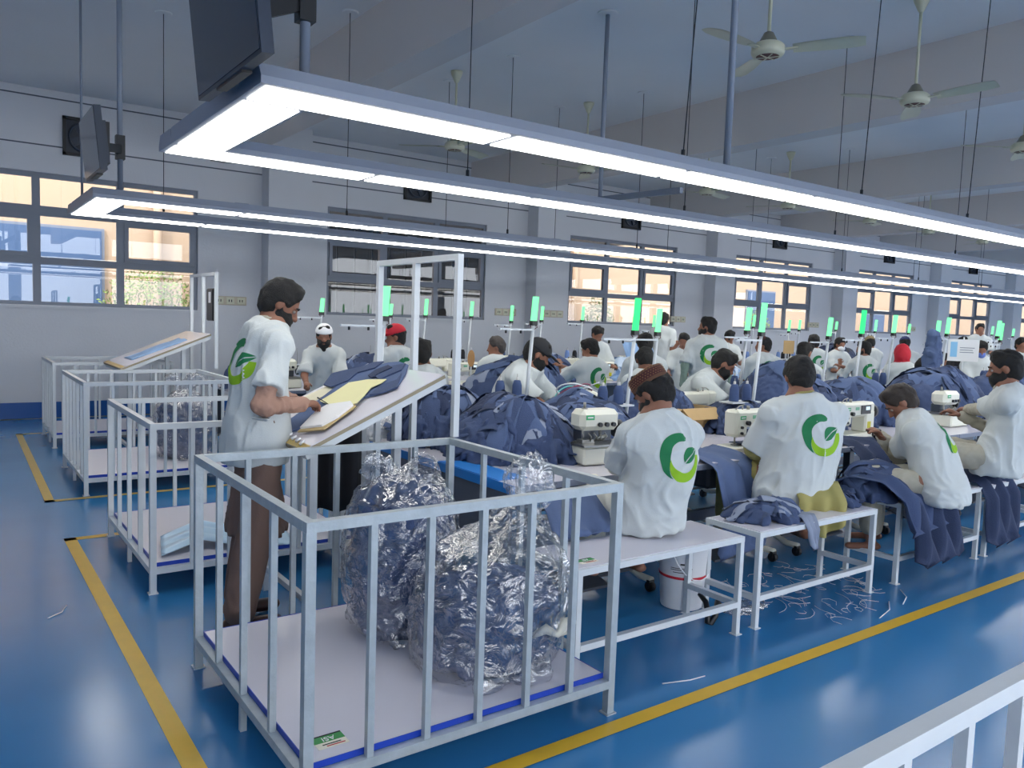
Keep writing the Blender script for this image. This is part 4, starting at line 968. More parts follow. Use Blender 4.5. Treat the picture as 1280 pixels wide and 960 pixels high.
# thread stands with green lamps
def thread_stand(x, y, ztop, h, bright, label, tray=1.02, side=-1, lean=.05):
    t = thing('thread_stand', label, 'thread stand', (x, y, TZ)); vd = math.atan2(y, x); r = Vector((math.sin(vd), -math.cos(vd), 0))
    top = Vector((x, y, ztop)); base = Vector((x, y, TZ))-r*lean
    b = B(); b.tube([base, top], .014, 8); b.obj('post', M_STEEL, t, True)
    b = B(); b.cyl(base, base+Vector((0, 0, .02)), .04, n=12); b.obj('base', M_STEEL, t, True)
    w = .024 if h > .15 else .018
    b = B(); vs = []
    lo = Vector((x, y, ztop)); n = Vector((math.cos(vd), math.sin(vd), 0)); tl = r*.012
    for d in (-.01, .01):
        for a, z in ((-w, 0), (w, 0), (w, h), (-w, h)): vs.append(lo+r*a+n*d+Vector((0, 0, z))+tl*(z/h))
    b.add(vs, [(3, 2, 1, 0), (4, 5, 6, 7), (0, 1, 5, 4), (1, 2, 6, 5), (2, 3, 7, 6), (3, 0, 4, 7)]); b.obj('lamp', M_GRNB if bright else M_GRN, t, True)['label'] = 'lit green signal lamp'
    b = B(); b.tube([lo+r*.01, lo+r*.03-Vector((0, 0, .05)), lo+r*.0-Vector((0, 0, .07)), lo-r*.03-Vector((0, 0, .03)), lo-r*.02], .004, 5); b.obj('cable', mat('dark_red_wire', (90, 30, 36), .5), t, True)
    b = B(); b.box(x-.025, x+.025, y-.02, y+.02, ztop-.035, ztop-.0); b.obj('clamp', M_BLACK, t, True)
    g = Vector((x, y, ztop-.07)); u = Vector((side, 0, 0))
    b = B(); b.beam(g, g+u*.32, .022, .014); b.obj('guide_arm', M_STEEL, t, True)
    for k in (.12, .26): b = B(); b.cyl(g+u*k, g+u*k+Vector((0, 0, -.03)), .008, n=6); b.obj('guide_eye', M_BLACK, t, True)
    p = Vector((x, y, tray))-r*lean*.6
    b = B(); b.box(min(p.x, p.x+side*.36), max(p.x, p.x+side*.36), p.y-.07, p.y+.07, tray-.012, tray); b.obj('tray', M_STEEL, t, True)
    for k in (.1, .26): b = B(); b.cyl((p.x+side*k, p.y, tray), (p.x+side*k, p.y, tray+.19), .003, n=5); b.obj('spindle', M_MACHM, t, True)
    return p
LAMPS = [(402, 390, 17, 9.2), (481, 395, 37, 6.4), (488, 394, 14, 0), (532, 394, 20, 0), (589, 395, 18, 0), (639, 401, 19, 0), (667, 401, 30, 0), (677, 400, 17, 0), (728, 400, 17, 0), (794, 413, 40, 5.95), (822, 415, 29, 0), (817, 409, 15, 0), (934, 413, 28, 0), (942, 408, 14, 0),
    (952, 415, 36, 0), (986, 414, 14, 0), (999, 412, 12, 0), (1036, 420, 23, 0), (1045, 412, 10, 0), (1077, 417, 29, 0), (1094, 414, 14, 0), (1117, 416, 22, 0), (1136, 416, 11, 0), (1171, 424, 23, 0), (1184, 417, 20, 0), (1240, 418, 10, 0), (1247, 420, 19, 0), (1250, 425, 21, 0), (1266, 420, 9, 0)]
CONES = []
for i, (x, y, hp_, dd) in enumerate(sorted(LAMPS)):
    d = dd or 237/hp_; d = min(d, 17.5); p = PX(x, y, d)
    rows = [(3.95, 4.9), (9.0, 10.0)]; lo_, hi_ = min(rows, key=lambda r_: abs(p.y-(r_[0]+r_[1])/2)); d *= min(hi_, max(lo_, p.y))/p.y; p = PX(x, y, d)
    big = hp_ >= 19
    q = thread_stand(p.x, p.y, p.z, hp_*d/CF, x in (794, 1077), 'white thread stand carrying a %s green lamp, %s lamp from the left' % ('large' if hp_ > 27 else 'small' if hp_ < 18 else 'mid-sized', NTH[i]))
    CONES.append((q, x, big))
def cone_(label, m, g):
    t = thing('thread_cone', label, 'thread cone', (0, 0, 0), group=g)
    b = B(); b.lathe([(.0001, .001), (.038, .001), (.040, .01), (.037, .1), (.026, .138), (.012, .142)], n=16); b.obj('thread', m, t)
    b = B(); b.lathe([(.012, .142), (.010, .165), (.0001, .166)], n=10); b.obj('core', M_CORE, t); return t
protos = {}
for q, x, big in CONES:
    for j, k in enumerate((.1, .26)):
        if big or x > 560:
            kind = 'navy' if big else ('black' if (x+j) % 3 else 'light blue')
            g = kind+' thread cones on the thread stands'; lab = '%s %s thread cone on the stand of the %s green lamp from the left' % ('right' if j == 0 else 'left', kind, NTH[[c[1] for c in CONES].index(x)])
            if kind not in protos: protos[kind] = c = cone_(lab, {'navy': M_CONE, 'black': M_CONEB, 'light blue': M_CONEL}[kind], g)
            else: c = dup(protos[kind], (0, 0, 0), 0, lab, g)
            c.location = (q.x-k, q.y, 1.0205)

# ---------------------------------------------------------------- heaps of cut cloth
def heap(name, label, c, rx, ry, h, n, m=None, seed=1, size=.24, cat='cloth pile', base=True, lite=.12, mats=None):
    """a heap nobody could count: crumpled body grown from many folded strands, with loose cut pieces lying on it"""
    rs = np.random.RandomState(seed); c = np.array(c, float); mats = mats or [M_NAVY, M_BLUEC, M_NAVY2, M_DARKC]
    def mound(x, y):
        d = np.sqrt((x/rx)**2+(y/ry)**2); P_ = np.stack([x+c[0], y+c[1], np.zeros_like(x)], -1)
        return h*np.clip(1-d**2.6, 0, 1)**.8*(.72+.5*_noise(P_, 4.5, seed))
    far = c[1] > 5 or c[0] > 8; hh = (.026 if far else .0135) if h > .1 else .011
    f = Field(c-[rx+.12, ry+.12, .03], c+[rx+.12, ry+.12, h*1.3+.12], hh)
    if base:
        for i in range(9):
            a = rs.rand()*6.3; r = .5*math.sqrt(rs.rand()) if i else 0; x, y = rx*r*math.cos(a), ry*r*math.sin(a); zz = float(mound(np.array(x), np.array(y)))
            f.ell(c+[x, y, zz*.35], np.eye(3), (rx*.5, ry*.5, zz*.62), .04)
    for i in range(int(n*(1.5 if base else 1.2))):
        r = rs.rand()**.6*.93; a = rs.rand()*2*PI; x, y = rx*r*math.cos(a), ry*r*math.sin(a); t = a+rs.randn()*.9; l = (.10+.16*rs.rand())*min(1.3, h/.25+.4)
        x1, y1 = x+l*math.cos(t), y+l*math.sin(t); q = math.sqrt((x1/rx)**2+(y1/ry)**2)
        if q > 1: x1, y1 = x1/q, y1/q
        z0, z1 = [float(mound(np.array(u), np.array(v))) for u, v in ((x, y), (x1, y1))]; w = .016+.030*rs.rand()
        nrm = unit([math.cos(a)*.5, math.sin(a)*.5, 1]); f.cone(c+[x, y, z0], c+[x1, y1, max(z1, .01)], w*1.4, w*(.8+.5*rs.rand()), .008, unit(np.cross(nrm, [math.cos(t), math.sin(t), 0])) if rs.rand() < .5 else nrm, .5)
    f.plane(c+[0, 0, .002], [0, 0, -1], k=.003); f.warp(folds(seed, .02 if h > .1 else .008, .5, 1))
    o = link(name, f.mesh(name, mats[0]), None); tag(o, label, cat, kind='stuff')
    b = B(); nu, nv = 8, 9; ns = int(n*(.5 if base else .5))
    for k in range(ns):
        r = math.sqrt(rs.rand())*.85; a = rs.rand()*2*PI; px, py = rx*r*math.cos(a), ry*r*math.sin(a)
        w = size*(.45+rs.rand()*.6); l = size*(.7+rs.rand()*.9); th = a+rs.randn()*.8
        u, v = np.meshgrid(np.linspace(-.5, .5, nu), np.linspace(-.5, .5, nv)); tp = rs.rand()*.9; ly = (u*(1-tp*(v+.5))+rs.randn()*.4*v)*w; lx = v*l
        amp = .005+.012*rs.rand(); wz = amp*np.sin(u*rs.uniform(3, 9)+rs.rand()*6+v*2)+amp*.6*np.sin(v*5+rs.rand()*6)
        X = px+lx*math.cos(th)-ly*math.sin(th); Y = py+lx*math.sin(th)+ly*math.cos(th)
        Z = mound(X, Y)+(.055 if h > .1 else .02)+.03*k/ns+wz+(.05*rs.rand()*np.clip(v, 0, 1) if rs.rand() < .5 else 0)
        out = np.sqrt((X/rx)**2+(Y/ry)**2); Z = np.where(out > 1, np.maximum(Z-.03, .006), Z)
        Pn = np.stack([X+c[0], Y+c[1], Z+c[2]], -1).reshape(-1, 3); Pn[:, 2] = np.maximum(Pn[:, 2], c[2]+.004)
        b.cur = len(mats)-1 if rs.rand() < lite else rs.randint(len(mats)-1)
        fs = [(j*nu+i, j*nu+i+1, (j+1)*nu+i+1, (j+1)*nu+i) for j in range(nv-1) for i in range(nu-1)]
        b.add(Pn.tolist(), fs, True)
    p = b.obj('loose_pieces', mats, o); p['kind'] = 'stuff'; return o
M_DARKC = mat('pale_lining_cloth', (140, 150, 172), .85, var=.15)
TT = TZ+.002
heap('cloth_heap', 'tall heap of navy cut pieces on the table end, behind the near bag knot', (2.86, 4.74, TT), .34, .40, .33, 70, seed=2)
heap('cloth_heap', 'largest heap of crumpled navy pieces with pale linings, left of the overlock machine', (2.98, 4.08, TT), .42, .44, .34, 150, seed=3, lite=.12)
heap('cloth_heap', 'wide heap of navy cloth in front of the worker in the black peaked cap', (3.78, 4.34, TT), .42, .38, .27, 100, seed=4, lite=.05)
heap('cloth_heap', 'heap of navy cloth with coloured cords, right of the black-capped worker', (4.75, 4.62, TT), .48, .33, .34, 80, seed=5, lite=.04)
heap('cloth_heap', 'small heap of navy pieces beside the open brown box', (5.42, 4.25, TT), .36, .34, .17, 50, seed=6, lite=.2)
heap('cloth_heap', 'tall navy heap left of the head of the worker in yellow trousers', (6.2, 4.35, TT), .55, .5, .46, 90, seed=7, lite=.03)
heap('cloth_heap', 'navy heap between the second and third front machines', (7.1, 4.25, TT), .5, .42, .36, 80, seed=8, lite=.04)
heap('cloth_heap', 'long navy heap beyond the young worker bending down', (8.6, 4.2, TT), .8, .42, .42, 100, seed=9, lite=.04)
heap('cloth_heap', 'navy heap behind the bearded right-edge worker', (10.6, 4.3, TT), .9, .42, .42, 80, seed=10, lite=.04)
heap('cloth_heap', 'far navy heap along the front line at the right', (13.2, 4.3, TT), 1.0, .42, .42, 60, seed=31, lite=.04)
t = thing('side_table', 'low white table behind the front line carrying a dark navy heap', 'table', (4.2, 5.75, 0))
b = B(); b.box(3.6, 4.9, 5.35, 6.15, TZ-.03, TZ); b.obj('tabletop', M_DECK, t, True)
for x in (3.65, 4.85):
    for y in (5.4, 6.1): b = B(); b.box(x-.02, x+.02, y-.02, y+.02, 0, TZ-.03); b.obj('leg', M_STEEL, t, True)
heap('cloth_heap', 'dark navy heap behind the open frame, left of the black-capped worker', (4.2, 5.75, TT), .6, .38, .46, 90, seed=12, lite=.02)
heap('cloth_heap', 'navy heap left of the white-capped bearded man', (2.9, 9.0, TT), .34, .3, .36, 40, seed=13, lite=.05)
heap('cloth_heap', 'long navy heap right of the white-capped bearded man', (4.35, 8.95, TT), .55, .32, .30, 60, seed=14, lite=.05)
heap('cloth_heap', 'navy heap on the window-side table behind the black-capped worker', (7.0, 8.95, TT), .6, .3, .36, 50, seed=15, lite=.05)
SK = [M_SKYC, M_SKYC, M_SKYC, M_SKYC]
heap('light_cloth_heap', 'pale blue garments heaped on the window-side line right of centre', (8.7, 9.0, TT), .7, .32, .24, 60, seed=16, mats=SK)
heap('light_cloth_heap', 'pale blue garments on the window-side line beyond the standing man', (10.8, 9.0, TT), .7, .32, .2, 50, seed=17, mats=SK)
heap('dark_cloth_heap', 'black and navy heap on the window-side line near the logo-backed worker', (14.3, 8.95, TT), .8, .35, .5, 50, seed=18, mats=[M_NAVY2, M_CONEB, M_NAVY2, M_CONEB])
heap('cloth_heap', 'small navy pieces piled on the left end of the second bench', (3.86, 2.79, .534), .24, .17, .06, 26, seed=19, lite=.4, base=False, size=.16)
heap('cloth_heap', 'folded navy pieces on the right end of the second bench', (4.58, 2.8, .534), .12, .13, .05, 14, seed=20, base=False, size=.12)

# cloth hanging over edges
def drape(label, path, width_dir, w, m, seed, amp=.02, nu=22, nv=26, taper=0, name='hanging_cloth'):
    rs = np.random.RandomState(seed); pts = np.array(path, float); L = np.r_[0, np.cumsum(np.linalg.norm(np.diff(pts, axis=0), axis=1))]; L /= L[-1]; wd = unit(width_dir); b = B(); ph = rs.rand()*6; ph2 = rs.rand()*6
    def fn(u, v):
        p = np.array([np.interp(v, L, pts[:, i]) for i in range(3)]); q = np.array([np.interp(min(1, v+.03), L, pts[:, i]) for i in range(3)]); d = unit(q-p+1e-9); n = np.cross(wd, d)
        a = amp*(.35+v)*(math.sin(u*15+ph+2*math.sin(v*3))+.5*math.sin(u*31+ph2+v*4)); s = (u-.5)*w*(1-taper*v)+.015*math.sin(v*7+ph)
        return p+wd*s+n*a
    b.grid(fn, nu, nv); o = b.obj(name, m, None); md = o.modifiers.new('thickness', 'SOLIDIFY'); md.thickness = .004; return tag(o, label, 'cloth')
drape('slate blue cloth falling from the second machine table, beside the maroon-capped worker', [(4.12, 3.6, .79), (4.12, 3.35, .785), (4.12, 3.2, .74), (4.1, 3.12, .5), (4.08, 3.1, .2)], (1, .1, 0), .5, M_BLUEC, 1, .02)
drape('flat slate blue pieces under the needle of the second front machine', [(4.75, 3.36, .80), (4.75, 3.27, .795), (4.75, 3.18, .77)], (1, 0, 0), .66, M_BLUEC, 2, .006)
drape('navy pieces lying flat on the second machine bed', [(4.75, 3.62, .806), (4.75, 3.45, .806), (4.75, 3.34, .80)], (1, .0, 0), .4, M_NAVY2, 3, .005)
drape('navy cloth hanging in folds by the third machine, under the bending worker', [(5.75, 3.6, .78), (5.75, 3.3, .78), (5.75, 3.16, .7), (5.74, 3.1, .3)], (1, 0, 0), .5, M_NAVY2, 4, .025)
drape('big sheaf of navy cloth spilling off the third bench onto the floor', [(5.2, 3.0, .62), (5.22, 2.8, .70), (5.24, 2.62, .64), (5.25, 2.5, .5), (5.27, 2.46, .30), (5.28, 2.44, .14)], (1, .05, 0), .56, M_NAVY2, 5, .032, 40)
drape('upper layer of navy cloth spread over the third bench beside the young worker', [(5.0, 3.02, .6), (5.04, 2.84, .69), (5.1, 2.66, .68), (5.14, 2.51, .57), (5.16, 2.46, .36)], (1, .12, 0), .55, M_NAVY, 6, .022, 40)
drape('navy cloth hanging from the fourth bench to the floor, at the right', [(6.32, 3.0, .56), (6.32, 2.8, .585), (6.34, 2.6, .565), (6.36, 2.53, .45), (6.38, 2.5, .10)], (1, .05, 0), .5, M_NAVY2, 7, .026, 34)
drape('slate blue cloth in the lap of the maroon-capped worker, left side', [(2.72, 3.22, .72), (2.7, 3.1, .66), (2.68, 3.0, .6), (2.66, 2.92, .56)], (1, 0, 0), .45, M_BLUEC, 8, .015)
drape('pale navy scrap hanging from the second bench front, below the small pile', [(3.98, 2.72, .56), (4.0, 2.6, .56), (4.0, 2.55, .5), (4.0, 2.545, .38)], (1, 0, 0), .16, M_DARKC, 9, .01, 10, 12, .7)
drape('pale blue cloth held up by the distant worker at the third window', [PX(797, 428, 13.2), PX(800, 445, 13.2), PX(803, 468, 13.2)], (1, -.6, 0), .5, M_SKYC, 10, .05)

heap('cloth_heap', 'thick navy heap on the left end of the third bench, against the young worker', (5.12, 2.83, .534), .34, .2, .15, 34, seed=23, lite=.02, size=.24)
b = B(); hp2 = J2['hip']; F2, R2 = J2['F0'], J2['R0']
def tail(u, v):
    p = hp2-F2*(.10+.13*min(1, v*2.2))+R2*(-.08+.30*u); z = hp2[2]+.0-.11*min(1, v*2)-.16*max(0, v-.42)*(1+1.2*math.sin(u*3.1)); return (p[0]-.02*F2[0]*math.sin(u*16), p[1]-.03*math.sin(u*16)*v, z)
b.grid(tail, 30, 16); o = b.obj('tunic_tail', M_KHAKI, W2, True); o.modifiers.new('thickness', 'SOLIDIFY').thickness = .006
# ---------------------------------------------------------------- clear bags
def bag(label, c, rx, ry, h, top, seed, fill=M_NAVY, hh=.014, knot=(0, 0), lean=(0, 0), fillh=.8, open_=False):
    c = np.array(c, float); t = thing('plastic_bag', label, 'plastic bag', tuple(c)); lo = c-[rx+.3, ry+.3, .02]; hi = c+[rx+.4, ry+.35, top+.22]
    f = Field(lo, hi, hh); lx = np.array([lean[0], lean[1], 0])
    for z, k in ((.14, .92), (.32, 1.0), (.55, .95)):
        if z < h*fillh: f.ell(c+[0, 0, z*h/.7]+lx*z, np.eye(3), (rx*k*.93, ry*k*.93, .2*h/.7), .08)
    f.plane(c+[0, 0, .008], [0, 0, -1], k=.01); f.warp(folds(seed, .035, .8, 1.6)); link('contents', f.mesh('contents', fill), t, True)['label'] = 'tightly packed navy garments inside'
    f = Field(lo, hi, hh)
    for z, k in ((.13, .98), (.34, 1.04), (.55, .98)): f.ell(c+[0, 0, z*h/.7]+lx*z, np.eye(3), (rx*k, ry*k, .23*h/.7), .12)
    kn = c+np.array([knot[0], knot[1], top-.1])
    f.cone(c+[0, 0, h*.8]+lx, kn, rx*.62, .03, .1)
    if open_: f.cone(kn, kn+[.03, 0, .1], .05, .11, .03, [.3, .9, 0], .5).cone(kn-[0, 0, .1], c+[.1, -.1, .3], .09, .16, .1)
    else: f.cone(kn, kn+[-.09, .06, .07], .02, .06, .02, [.5, .5, .7], .45).cone(kn, kn+[.09, -.05, .085], .02, .065, .02, [.5, .5, .7], .45)
    f.cone(c+[-rx*.5, -ry*.9, .02], c+[rx*.4, -ry*1.05, .02], .02, .02, .05)
    f.plane(c+[0, 0, .004], [0, 0, -1], k=.005)
    def pleat(P):
        d = P-kn; a = np.arctan2(d[:, 1], d[:, 0]); r = np.linalg.norm(d[:, :2], axis=1); zz = np.clip((P[:, 2]-c[2]-h*.45)/(top-h*.45), 0, 1)
        n = 1-np.abs(_noise(P*np.array([1, 1, .8])+_noise(P, 3, seed)[:, None]*.4, 9, seed+1)*2-1); n2 = 1-np.abs(_noise(P+_noise(P, 5, seed)[:, None]*.3, 20, seed+4)*2-1)
        return -zz*.014*np.sin(a*15+3*_noise(P, 4, seed))-.026*(n**3-.25)-.012*(n2**3-.25)
    f.warp(pleat, .05); link('film', f.mesh('film', M_POLY), t, True); return t
bag('tall knotted clear bag of navy garments, left one on the nearest platform', (1.72, 3.2, .17), .25, .24, .66, .78, 3, knot=(.0, .02), fillh=1.)
bag('slumped clear bag of navy garments with loose raised neck, right one on the nearest platform', (1.84, 2.7, .17), .33, .27, .50, .74, 7, knot=(.2, .02), lean=(.16, .05), open_=True, fillh=.95)
bag('clear bag of navy garments standing on the third platform', (1.95, 8.2, .17), .27, .3, .56, .78, 9, hh=.022, fillh=1.)
bag('clear bag of white goods on the table end under the tilted board', (2.62, 5.3, .02), .2, .2, .9, 1.12, 12, fill=M_WHITE, hh=.022, fillh=1.)
t = thing('cloth_tie', 'twisted off-white cloth strip seen inside the right clear bag', 'cloth', (2.05, 2.5, .36))
b = B(); b.tube([(1.93, 2.47, .34), (1.98, 2.44, .37), (2.03, 2.43, .34), (2.07, 2.43, .38), (2.12, 2.45, .37), (2.1, 2.46, .33), (2.05, 2.45, .33)], [.012, .022, .016, .026, .024, .018, .012], 8); b.obj('strip', M_OFFW, t, True)
drape('crumpled pale blue plastic sheet on the platform behind the standing man', [(1.05, 5.0, .19), (1.3, 5.1, .24), (1.5, 5.0, .20), (1.8, 4.9, .19)], (.2, 1, 0), .4, mat('pale_blue_plastic', (186, 214, 236), .3), 11, .02)

# ---------------------------------------------------------------- on the tilted board
def sheet(name, pts, o0, o1, m, parent, wr=0, curl=None):
    b = B(); n = Vector((-.36, 0, .785)).normalized(); lo = [on_board(x, y, o0) for x, y in pts]; hi = [on_board(x, y, o1) for x, y in pts]
    N = len(pts); b.add(lo+hi, [tuple(range(N))[::-1], tuple(range(N, 2*N))]+[(i, (i+1) % N, N+(i+1) % N, N+i) for i in range(N)]); return b.obj(name, m, parent, True)
g = thing('shirt_garment', 'navy blue shirt piece spread on the near tilted board', 'garment', tuple(on_board(450, 480)))
sheet('back_panel', [(432, 476), (438, 467), (455, 465), (470, 459), (487, 455), (500, 454), (511, 458), (507, 470), (497, 486), (480, 492), (463, 497), (455, 499), (446, 505), (420, 518), (395, 531), (362, 542), (347, 538), (372, 520), (398, 503)], .003, .012, M_BLUEC, g)
sheet('sleeve', [(406, 484), (416, 470), (432, 466), (452, 462), (468, 456), (481, 455), (470, 463), (448, 469), (436, 479), (415, 487)], .012, .020, M_NAVY, g)
sheet('yoke', [(470, 474), (486, 462), (508, 458), (503, 466), (486, 473), (476, 478)], .012, .021, M_NAVY, g)
sheet('collar', [(462, 474), (471, 467), (487, 461), (492, 464), (476, 471), (467, 477)], .021, .027, M_NAVY2, g)
sheet('cuff_panel', [(463, 497), (478, 484), (497, 478), (503, 470), (498, 487), (480, 494)], .012, .018, M_NAVY, g)
g = thing('tailor_pattern', 'pale yellow paper pattern lying over the navy garment on the board', 'paper pattern', tuple(on_board(440, 490)))
sheet('card', [(402, 506), (420, 495), (438, 483), (462, 479), (485, 479), (478, 484), (466, 489), (457, 500), (448, 509), (425, 515)], .022, .026, M_PATT, g)
g = thing('paper_stack', 'white paper stack under the writing hand of the standing man', 'papers', tuple(on_board(425, 518)))
sheet('papers', [(398, 520), (412, 512), (441, 508), (444, 512), (425, 527), (405, 538), (378, 541)], .022, .034, M_WHITE, g)
sheet('backing_card', [(396, 522), (441, 507), (447, 512), (407, 541), (374, 544)], .016, .022, mat('manila_card', (190, 168, 120), .7), g)
g = thing('pale_pattern', 'long pale paper strip along the back edge of the tilted board', 'paper pattern', tuple(on_board(410, 485)))
sheet('strip', [(352, 515), (372, 500), (420, 478), (432, 475), (410, 492), (380, 510)], .002, .0035, mat('cream_paper', (222, 216, 190), .6), g)
g = thing('pen', 'dark pen in the hand of the standing man', 'pen', tuple(at(396, 505, 4.25)))
b = B(); p0 = on_board(413, 512, .036); b.tube([p0, Vector(over_board(397, 497, .12))], [.002, .004], 6); b.obj('barrel', M_BLACK, g, True)
g = thing('white_tapes', 'crumpled white tape scraps on the low edge of the tilted board', 'tape', tuple(on_board(352, 541)))
for i in range(7):
    b = B(); p = on_board(346+5*i, 538+3.2*i, .006); b.tube([p, p+Vector((.02, .01, .014)), p+Vector((.012, -.02, .02)), p+Vector((-.01, -.012, .006))], .007, 5); b.obj('scrap', M_WHITE, g, True)
g = thing('folded_garment', 'pale blue folded garment lying on the far tilted board', 'garment', (1.9, 9.5, 1.2))
b = B(); n = Vector((-.375, 0, .9)).normalized()
def fb(u, v): p = Vector((1.66+.55*u, 9.28+.42*v-.1*u, 0)); p.z = .985+(p.x-1.5)*.4167; return p+n*(.006+.02*math.sin(u*3.1)*math.sin(v*3.1)+.006*math.sin(u*11+v*9))
b.grid(fb, 18, 14); o = b.obj('folded_layers', M_SKYC, g, True); o.modifiers.new('thickness', 'SOLIDIFY').thickness = .01
# ---------------------------------------------------------------- small things
g = thing('bucket', 'white plastic paint bucket with a red stripe under the first bench', 'bucket', (3.48, 3.05, 0))
b = B(); b.lathe([(.0001, .002), (.118, .002), (.12, .01), (.145, .36), (.152, .365), (.152, .38), (.14, .38), (.114, .02), (.0001, .02)], (3.48, 3.05, 0), 32); b.obj('pail', M_WHITE, g, True)
b = B(); b.lathe([(.1335, .185), (.1352, .185), (.1365, .2), (.135, .2)], (3.48, 3.05, 0), 32); b.obj('red_stripe', M_RED, g, True)
b = B(); b.tube([(3.48+.15*math.cos(a), 3.05+.15*math.sin(a)*.6-.05, .34-.16*math.sin(k*PI/8)) for k, a in [(i, PI+i*PI/8) for i in range(9)]], .004, 6); b.obj('handle', M_WHITE, g, True)
b = B(); va = math.atan2(-3.05, -3.48)
for z, w0, w1 in ((.272, -.1, .28), (.25, -.5, .4), (.24, -.5, .3), (.225, -.4, .35)):
    vs = [(3.48+(.1225+z*.0667)*math.cos(va+w), 3.05+(.1225+z*.0667)*math.sin(va+w), zz) for zz in (z, z+(.009 if z > .26 else .004)) for w in np.linspace(w0, w1, 8)]
    b.add(vs, [(i, i+1, 9+i, 8+i) for i in range(7)])
b.obj('printed_lines', M_CONEB, g, True)
g = thing('black_strap', 'twisted black strap lying over the stretcher at the right end of the first bench', 'strap', (3.4, 2.8, 0))
b = B(); b.tube([PX(874, 742, 4.42), PX(882, 752, 4.38), PX(885, 766, 4.34), PX(884, 778, 4.33), PX(888, 780, 4.33), PX(894, 770, 4.34), PX(897, 752, 4.38), PX(902, 758, 4.4), PX(906, 765, 4.4)], [.012, .016, .016, .016, .017, .017, .016, .014, .008], 8); b.obj('webbing', M_BLACK, g, True)
for i, (x, y, z, lab) in enumerate([(.995, 2.40, .169, 'green and cream sticker at the near corner of the nearest platform deck'), (2.33, 2.63, .5335, 'green sticker on the left end of the first bench')]):
    g = thing('sticker', lab, 'sticker', (x, y, z)); w, h = (.11, .085) if i == 0 else (.1, .06)
    S = lambda a0, a1, b0, b1, zz, mm, nm: (lambda q: (q.box(x+a0*w, x+a1*w, y+b0*h, y+b1*h, z+zz, z+zz+.0006), q.obj(nm, mm, g, True)))(B())
    S(0, 1, 0, 1, 0, mat('cream_sticker', (226, 222, 206), .5), 'backing'); S(0, 1, .45, .9, .0007, mat('green_print', (44, 140, 70), .5), 'green_band'); S(0, 1, .9, 1, .0007, M_CONEB, 'dark_band'); S(.3, .9, .1, .16, .0007, M_RED, 'red_line'); S(.2, .8, .24, .3, .0007, M_CONEB, 'text_line')
    text('ASI', h*.42, Matrix.Translation((w*.5, h*.66, .0018)) @ Matrix.Rotation(PI, 4, 'Z'), M_WHITE, g)
g = thing('open_box', 'open brown cardboard box between the maroon cap and the bearded far worker', 'box', (5.0, 4.45, TZ))
x0, x1, y0, y1, z0, z1 = 4.78, 5.18, 4.28, 4.58, TZ+.002, TZ+.2
b = B(); b.box(x0, x1, y0, y0+.005, z0, z1); b.box(x0, x1, y1-.005, y1, z0, z1); b.box(x0, x0+.005, y0, y1, z0, z1); b.box(x1-.005, x1, y0, y1, z0, z1); b.box(x0, x1, y0, y1, z0, z0+.005); b.obj('carton', M_BOX, g, True)
for vs in ([(x0, y0, z1), (x1, y0, z1), (x1, y0-.1, z1-.08), (x0, y0-.1, z1-.08)], [(x0, y1, z1), (x1, y1, z1), (x1, y1+.06, z1+.05), (x0, y1+.06, z1+.05)], [(x0, y0, z1), (x0, y1, z1), (x0-.09, y1, z1-.05), (x0-.09, y0, z1-.05)], [(x1, y0, z1), (x1, y1, z1), (x1+.09, y1, z1-.03), (x1+.09, y0, z1-.03)]):
    b = B(); b.add(vs, [(0, 1, 2, 3)]); o = b.obj('flap', M_BOX, g, True); o.modifiers.new('thickness', 'SOLIDIFY').thickness = .004
def hang(name, label, cat, px, py, d, w, h, m, thick=.01, round_=False, extra=None):
    p = Vector(PX(px, py, d)); g = thing(name, label, cat, tuple(p)); vd = math.atan2(p.y, p.x); r = Vector((math.sin(vd), -math.cos(vd), 0)); n = Vector((math.cos(vd), math.sin(vd), 0)); b = B()
    if round_: pts = [(w/2*math.cos(a), h/2*math.sin(a)) for a in np.linspace(0, 2*PI, 20)[:-1]]
    else: pts = [(-w/2, -h/2), (w/2, -h/2), (w/2, h/2), (-w/2, h/2)]
    N = len(pts); vs = [p+r*a+Vector((0, 0, c))+n*dd for dd in (-thick/2, thick/2) for a, c in pts]; b.add(vs, [tuple(range(N)), tuple(range(N, 2*N))[::-1]]+[(i, (i+1) % N, N+(i+1) % N, N+i) for i in range(N)]); b.obj('panel', m, g, True)
    b = B(); b.tube([Vector((p.x, p.y, TZ+.001))+n*(thick/2+.014), p+n*(thick/2+.014)+Vector((0, 0, h/2+.03))], .009, 6); b.obj('stand_post', M_STEEL, g, True)
    if extra: extra(g, p, r, n)
    return g
def sign_lines(g, p, r, n):
    M = Matrix((( r.x, 0, -n.x, 0), (r.y, 0, -n.y, 0), (0, 1, 0, 0), (0, 0, 0, 1)))
    q = B(); a = p-n*.007; q.add([a+r*u+Vector((0, 0, v)) for u, v in ((-.15, -.09), (-.07, -.09), (-.07, .11), (-.15, .11))], [(0, 1, 2, 3)]); q.obj('blue_panel', mat('pale_blue_print', (140, 196, 236), .6), g, True)
    for k, (u0, u1, v) in enumerate([(-.04, .13, .03), (-.04, .11, 0), (-.04, .12, -.03)]):
        q = B(); q.add([a-n*.001+r*u+Vector((0, 0, vv)) for u, vv in ((u0, v), (u1, v), (u1, v+.009), (u0, v+.009))], [(0, 1, 2, 3)]); q.obj('text_line', M_GREYP, g, True)
hang('paper_sign', 'white paper sign with a pale blue panel, hung among the posts at the right', 'sign', 1204, 438, 10.5, .36, .29, M_WHITE, extra=sign_lines)
hang('brown_card', 'brown card hanging from a stand left of the bending workers, near the fifth window', 'card', 986, 434, 13.3, .17, .22, M_BOX)
